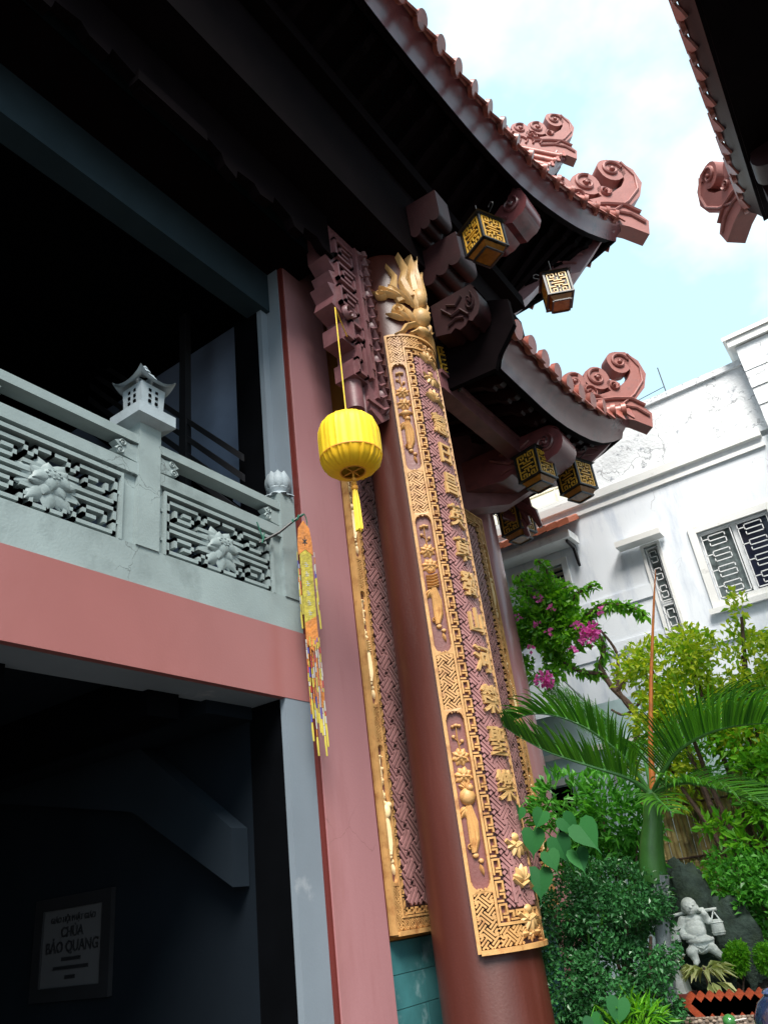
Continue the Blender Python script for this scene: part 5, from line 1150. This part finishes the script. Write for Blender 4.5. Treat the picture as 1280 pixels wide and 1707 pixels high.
foliage_plant('tall_hedge', 'dense dark green hedge filling the gap behind the palm and the lime green tree', 'hedge', (-1.3, 10.3, BEDZ),
    [(-2.3, 10.4, 2.6, .6, .3, .55), (-1.5, 10.4, 2.7, .7, .3, .6), (-.7, 10.3, 2.8, .7, .3, .8), (-1.2, 10.2, 1.8, .7, .3, .6), (-.4, 10.2, 1.6, .6, .3, .8), (-1.0, 10.2, 1.1, .8, .3, .5)], 12000, .10, .045, LMID, 36, r0=.03, noise_s=3)
# bamboo screen and boulders
BAM = mat('old_bamboo', (.36, .28, .11, 1), .65, .35, 9, .3, 40, dirt=(.07, .06, .03, 1), dscale=4)
bs = thing('bamboo_screen', 'brown bamboo pole screen behind the statue and palm', 'screen', (-2.1, 9.8, BEDZ)); rg = random.Random(5)
m = M(True)
for i in range(36):
    x = -3.05 + i * .057; zt = 2.55 + rg.uniform(-.05, .05); off = rg.uniform(0, .3); zs = []; z = BEDZ; yy = 9.75 + rg.uniform(-.01, .01); path = []; rad = []
    while z < zt:
        path += [(x, yy, z), (x, yy, z + .012)]; rad += [.033, .028]; n_ = min(zt, z + .26 + off); off = 0; path += [(x, yy, n_ - .012)]; rad += [.028]; z = n_
    m.tube(path, rad, 8)
m.build('poles', BAM, bs)
m = M(True)
for z in (1.2, 1.75, 2.3): m.tube([(-3.1, 9.70, z), (-1.2, 9.70, z + .01)], .012, 6)
m.build('lashing', BARK, bs)
def boulder(label, c, r, seed, grp='garden boulders'):
    m = M(True); m.ball((0, 0, 0), 1, 28, 18); vs = []
    for v in m.v:
        p = Vector(v); q = p * 1.6 + Vector((seed * 7.3, seed, 0)); d = 1 + .22 * noise.noise(q) + .10 * noise.noise(q * 2.7) + .05 * noise.noise(q * 7)
        vs.append(Vector(c) + Vector((p.x * r[0] * d, p.y * r[1] * d, p.z * r[2] * d)))
    m.v = [tuple(v) for v in vs]; return tag(m.build('boulder', ROCK), label, 'rock', grp)
ROCK = mat('mossy_rock', (.030, .045, .038, 1), .95, .5, 9, .8, 30, spec=.15, dirt=(.03, .045, .03, 1), dscale=6)
boulder('tall dark mossy rock standing right behind the statue\'s head', (-2.42, 8.45, 1.2), (.24, .2, .50), 1)
boulder('leaning mossy rock right of the tall one behind the statue', (-2.08, 8.40, 1.0), (.22, .2, .38), 2)
boulder('rough boulder under the sitting statue', (-2.27, 7.95, .80), (.24, .18, .17), 3)
boulder('dark green rock high at the right edge behind leaves', (-1.35, 9.3, 1.65), (.35, .2, .4), 4)
# statue of a boy with a shoulder pole
stt = thing('monk_boy_statue', 'pale stone statue of a smiling bald boy carrying two barrels on a pole', 'statue', (-2.25, 7.80, .93)); stt.rotation_euler = (0, 0, radians(14)); stt.scale = (1.12, 1, 1)
O = Vector((-2.25, 7.80, .93)); S_ = 1.14
def ell(m, c, r, rot=None): m.ball(O + Vector(c) * S_, tuple(x * S_ for x in r) if hasattr(r, '__len__') else r * S_, 14, 10, rot)
def limb(m, pts, rad): m.tube([O + Vector(p) * S_ for p in pts], [r * S_ for r in rad], 12); [ell(m, p, r) for p, r in zip(pts, rad)]
m = M(True)
ell(m, (0, 0, .215), (.070, .052, .085)); ell(m, (.0, -.012, .185), (.068, .055, .060)); ell(m, (.015, -.01, .115), (.088, .072, .052)); ell(m, (0, 0, .27), (.072, .042, .035))
limb(m, [(0, 0, .27), (.004, -.004, .325)], [.030, .027])
ell(m, (-.002, -.012, .365), (.053, .056, .060)); ell(m, (.004, -.022, .345), (.049, .046, .042))        # skull, cheeks
ell(m, (.008, -.070, .352), (.009, .011, .009)); ell(m, (-.05, -.005, .345), (.010, .013, .021)); ell(m, (.050, -.005, .345), (.010, .013, .021))   # nose, ears
ell(m, (.008, -.062, .332), (.018, .008, .006)); ell(m, (-.014, -.062, .368), (.012, .006, .006)); ell(m, (.028, -.062, .368), (.012, .006, .006)); ell(m, (.006, -.052, .318), (.018, .014, .012))
limb(m, [(-.068, 0, .272), (-.098, -.010, .215), (-.085, -.035, .165), (-.035, -.060, .150)], [.030, .029, .024, .018])
for k in range(4): limb(m, [(-.035, -.062, .158 - .008 * k), (-.012 - .003 * k, -.066, .156 - .009 * k)], [.007, .006])
limb(m, [(.068, 0, .272), (.098, -.02, .250), (.085, -.045, .300), (.075, -.035, .325)], [.030, .026, .021, .017])
for k in range(4): limb(m, [(.058 + .009 * k, -.045, .325), (.058 + .009 * k, -.03, .340)], [.007, .006])
limb(m, [(.02, -.02, .10), (.075, -.045, .070), (.115, -.06, .020), (.14, -.085, -.005)], [.045, .036, .024, .018])
limb(m, [(-.02, -.02, .09), (-.06, -.075, .060), (-.045, -.085, .0), (-.05, -.115, -.012)], [.045, .038, .024, .018])
ell(m, (.01, -.045, .085), (.052, .040, .050))
def rem(o):
    r = o.modifiers.new('merge', 'REMESH'); r.mode = 'VOXEL'; r.voxel_size = .0045; r.use_smooth_shade = True
    s__ = o.modifiers.new('soft', 'SMOOTH'); s__.factor = .5; s__.iterations = 3
m.build('body', STONE, stt, rem)
m = M(True); m.lathe([(.105, 0), (.107, .006), (.103, .018), (.096, .024)], O + Vector((.012, -.01, .122)) * S_, 24, caps=False)
m.tube([O + Vector(p) * S_ for p in ((-.055, -.062, .13), (-.02, -.082, .095), (.02, -.09, .075), (.06, -.075, .10))], .005, 6); m.tube([O + Vector(p) * S_ for p in ((-.045, -.066, .12), (0, -.088, .05), (.045, -.08, .07))], .004, 6)
m.build('waist_cloth', STONE, stt)
m = M(True); m.tube([O + Vector(p) * S_ for p in ((-.215, .0, .300), (-.05, .032, .318), (.17, .0, .322))], .013, 10); m.build('carrying_pole', STONE, stt)
for x, zz in ((-.15, .0), (.145, .02)):
    m = M(True); c = O + Vector((x, -.005, .13 + zz)) * S_; m.lathe([(.036, -.005), (.044, .0), (.049, .04), (.047, .085), (.040, .115), (.034, .118)], c, 18)
    for h in (.02, .095): m.lathe([(.050, h - .005), (.053, h), (.050, h + .005)], c, 18, caps=False)
    b_ = m.build('barrel', STONE, stt); m = M(True); m.tube([c + Vector((-.03, 0, .115)), c + Vector((-.008, 0, .165)), c + Vector((0, 0, .19)), c + Vector((.008, 0, .165)), c + Vector((.03, 0, .115))], .006, 6); m.build('rope', STONE, b_)
# small pagoda lantern
pg = thing('garden_pagoda_lantern', 'small grey stone pagoda lantern beside the palm trunk, on a red slab', 'stone lantern', (-2.42, 7.45, .74)); cx, cy = -2.42, 7.45
m = M(); sq(m, (cx, cy), .74, .84, .085, .078); sq(m, (cx, cy), .84, .855, .06, .06); m.build('base', STONE, pg)
m = M(); sq(m, (cx, cy), .855, .985, .058, .05); m.build('light_box', STONE, pg); m = M()
for sx in (-.02, .02): 
    for z in (.90, .94): m.box(cx + sx - .008, cx + sx + .008, cy - .062, cy - .045, z, z + .02); m.box(cx + .045, cx + .062, cy + sx - .008, cy + sx + .008, z, z + .02)
m.build('window_holes', INNERD, pg)
m = M(); sq(m, (cx, cy), .985, 1.0, .095, .105); sq(m, (cx, cy), 1.0, 1.05, .10, .02); sq(m, (cx, cy), 1.05, 1.09, .015, .008); m.build('roof', STONE, pg)
tag(M().box(-2.52, -2.30, 7.33, 7.55, .69, .739).build('red_slab', mat('red_slab_paint', (.22, .05, .04, 1), .6, .2, 9)), 'thin red slab under the small pagoda lantern', 'slab')
# pale-leaved plant, round ferns
cl = thing('pale_leaved_plant', 'low plant with pale cream-green striped leaves below the statue', 'plant', (-2.18, 7.5, BEDZ)); m = M(); m.open = True; rg = random.Random(9)
for k in range(70):
    q = rg.uniform(0, 2 * pi); r = rg.random() ** .5; p = Vector((-2.18 + .10 * r * cos(q), 7.50 + .08 * r * sin(q), .86 + .04 * rg.random())); leaf(m, p, Vector((cos(q) + .1, sin(q) - .3, rg.uniform(-.3, .5))), ZV, rg.uniform(.12, .20), rg.uniform(.035, .055), .2, .35)
for k in range(9):
    q = rg.uniform(0, 6.28); leaf(m, Vector((-2.1 + .05 * cos(q), 7.42, .80)), Vector((.5 + .4 * cos(q), -.4, -.3)), ZV, .16, .05, .2, .3)
m.build('leaves', LPALE, cl); sm = M(True); sm.tube([(-2.18, 7.5, BEDZ), (-2.18, 7.5, .9)], .012, 6); sm.build('stem', BARK, cl)
foliage_plant('round_fern', 'round bright green fern ball right of the pale-leaved plant', 'fern', (-1.94, 7.68, BEDZ), [(-1.94, 7.65, .93, .105, .10, .10)], 1500, .045, .02, LFERN, 41, r0=.012, shell=.5, cut=-1, group='round bright ferns')
foliage_plant('round_fern', 'smaller bright green fern at the right edge above the glazed jar', 'fern', (-1.72, 7.68, BEDZ), [(-1.72, 7.65, .92, .055, .07, .09)], 700, .045, .02, LFERN, 42, r0=.010, shell=.5, cut=-1, group='round bright ferns')
# red zigzag brick edging
RB = mat('red_edging_brick', (.36, .055, .015, 1), .75, .3, 12, .3, 50)
for i, x in enumerate([-2.20 + .075 * k for k in range(9)]):
    m = M(); m.prism([(0, 0), (.115, 0), (.115, .20), (0, .20)], (0, 0, 0), (.72, 0, .70), (-.70, 0, .72), (0, .05, 0)); m.v = [(a, b_ + 0, c) for a, b_, c in m.v]
    o = m.build('edging_brick', RB); o.location = (x, 7.20, .545); tag(o, ('leftmost', 'second', 'third', 'fourth', 'fifth', 'sixth', 'seventh', 'eighth', 'ninth')[i] + ' red brick set on edge' + (' from the left' if i else '') + ' in the zigzag bed edging', 'brick', 'zigzag red edging bricks')
# pebble-faced planter wall
PEB = leafmat('river_pebble', (.12, .075, .05), (.36, .28, .22), .7, 0)
pw = thing('pebble_wall', 'low planter wall faced with brown river pebbles at the bottom right', 'wall', (-1.8, 7.1, 0))
m = M(True); m.box(-2.62, 2.4, 7.02, 7.249, .003, .60); m.build('core', mat('wall_mortar', (.20, .16, .13, 1), .9, .2, 10, .3, 40), pw)
m = M(True); m.open = True; rg = random.Random(3)
for i in range(90):
    for j in range(11):
        x = -2.6 + i * .036 + rg.uniform(-.01, .01); z = .60 - j * .034 + rg.uniform(-.008, .008); m.ball((x, 7.02 + rg.uniform(-.004, .004), z), (rg.uniform(.014, .022), .014, rg.uniform(.011, .016)), 7, 5)
for i in range(60): m.ball((-2.3 + i * .03, 7.045 + .006 * sin(i * .4), .612), (.016, .014, .010), 7, 5)
m.build('pebbles', PEB, pw)
# glazed jar at the corner
JAR = mat('blue_glaze', (.012, .020, .055, 1), .06, .5, 7, coat=1, spec=.9, dirt=(.10, .14, .30, 1), dscale=4, dlo=.48, dhi=.62)
jr = thing('glazed_jar', 'shiny dark blue glazed jar at the bottom right corner', 'jar', (-1.46, 6.5, 0)); m = M(True)
m.lathe([(.10, 0), (.14, .1), (.20, .35), (.215, .55), (.20, .66), (.15, .74), (.10, .775), (.085, .79), (.10, .80), (.08, .81), (.07, .78)], (-1.44, 6.5, 0.03), 40); m.build('body', JAR, jr)
m = M(True); m.lathe([(.10, .0), (.108, .012), (.10, .024)], (-1.44, 6.5, .81), 30, caps=False); m.build('rim', JAR, jr)
# green glass float bowl with a rod
gb = thing('green_glass_bowl', 'small round green glass bowl with a white rod before the pebble wall', 'bowl', (-1.95, 6.85, .55)); m = M(True)
m.ball((-1.93, 6.92, .605), (.05, .05, .045), 16, 12); m.build('bowl', mat('green_glass', (.05, .20, .05, 1), .08, .2, 8, coat=1), gb)
m = M(True); m.tube([(-1.885, 6.90, .61), (-1.80, 6.90, .62)], .004, 6); m.build('rod', WHITE2, gb)
pd = thing('pedestal', 'dark stone pedestal standing under the green glass bowl', 'pedestal', (-1.93, 6.92, 0)); m = M(); sq(m, (-1.93, 6.92), 0.003, .558, .06, .05); m.build('shaft', mat('dark_stone', (.05, .05, .045, 1), .8, .2), pd)
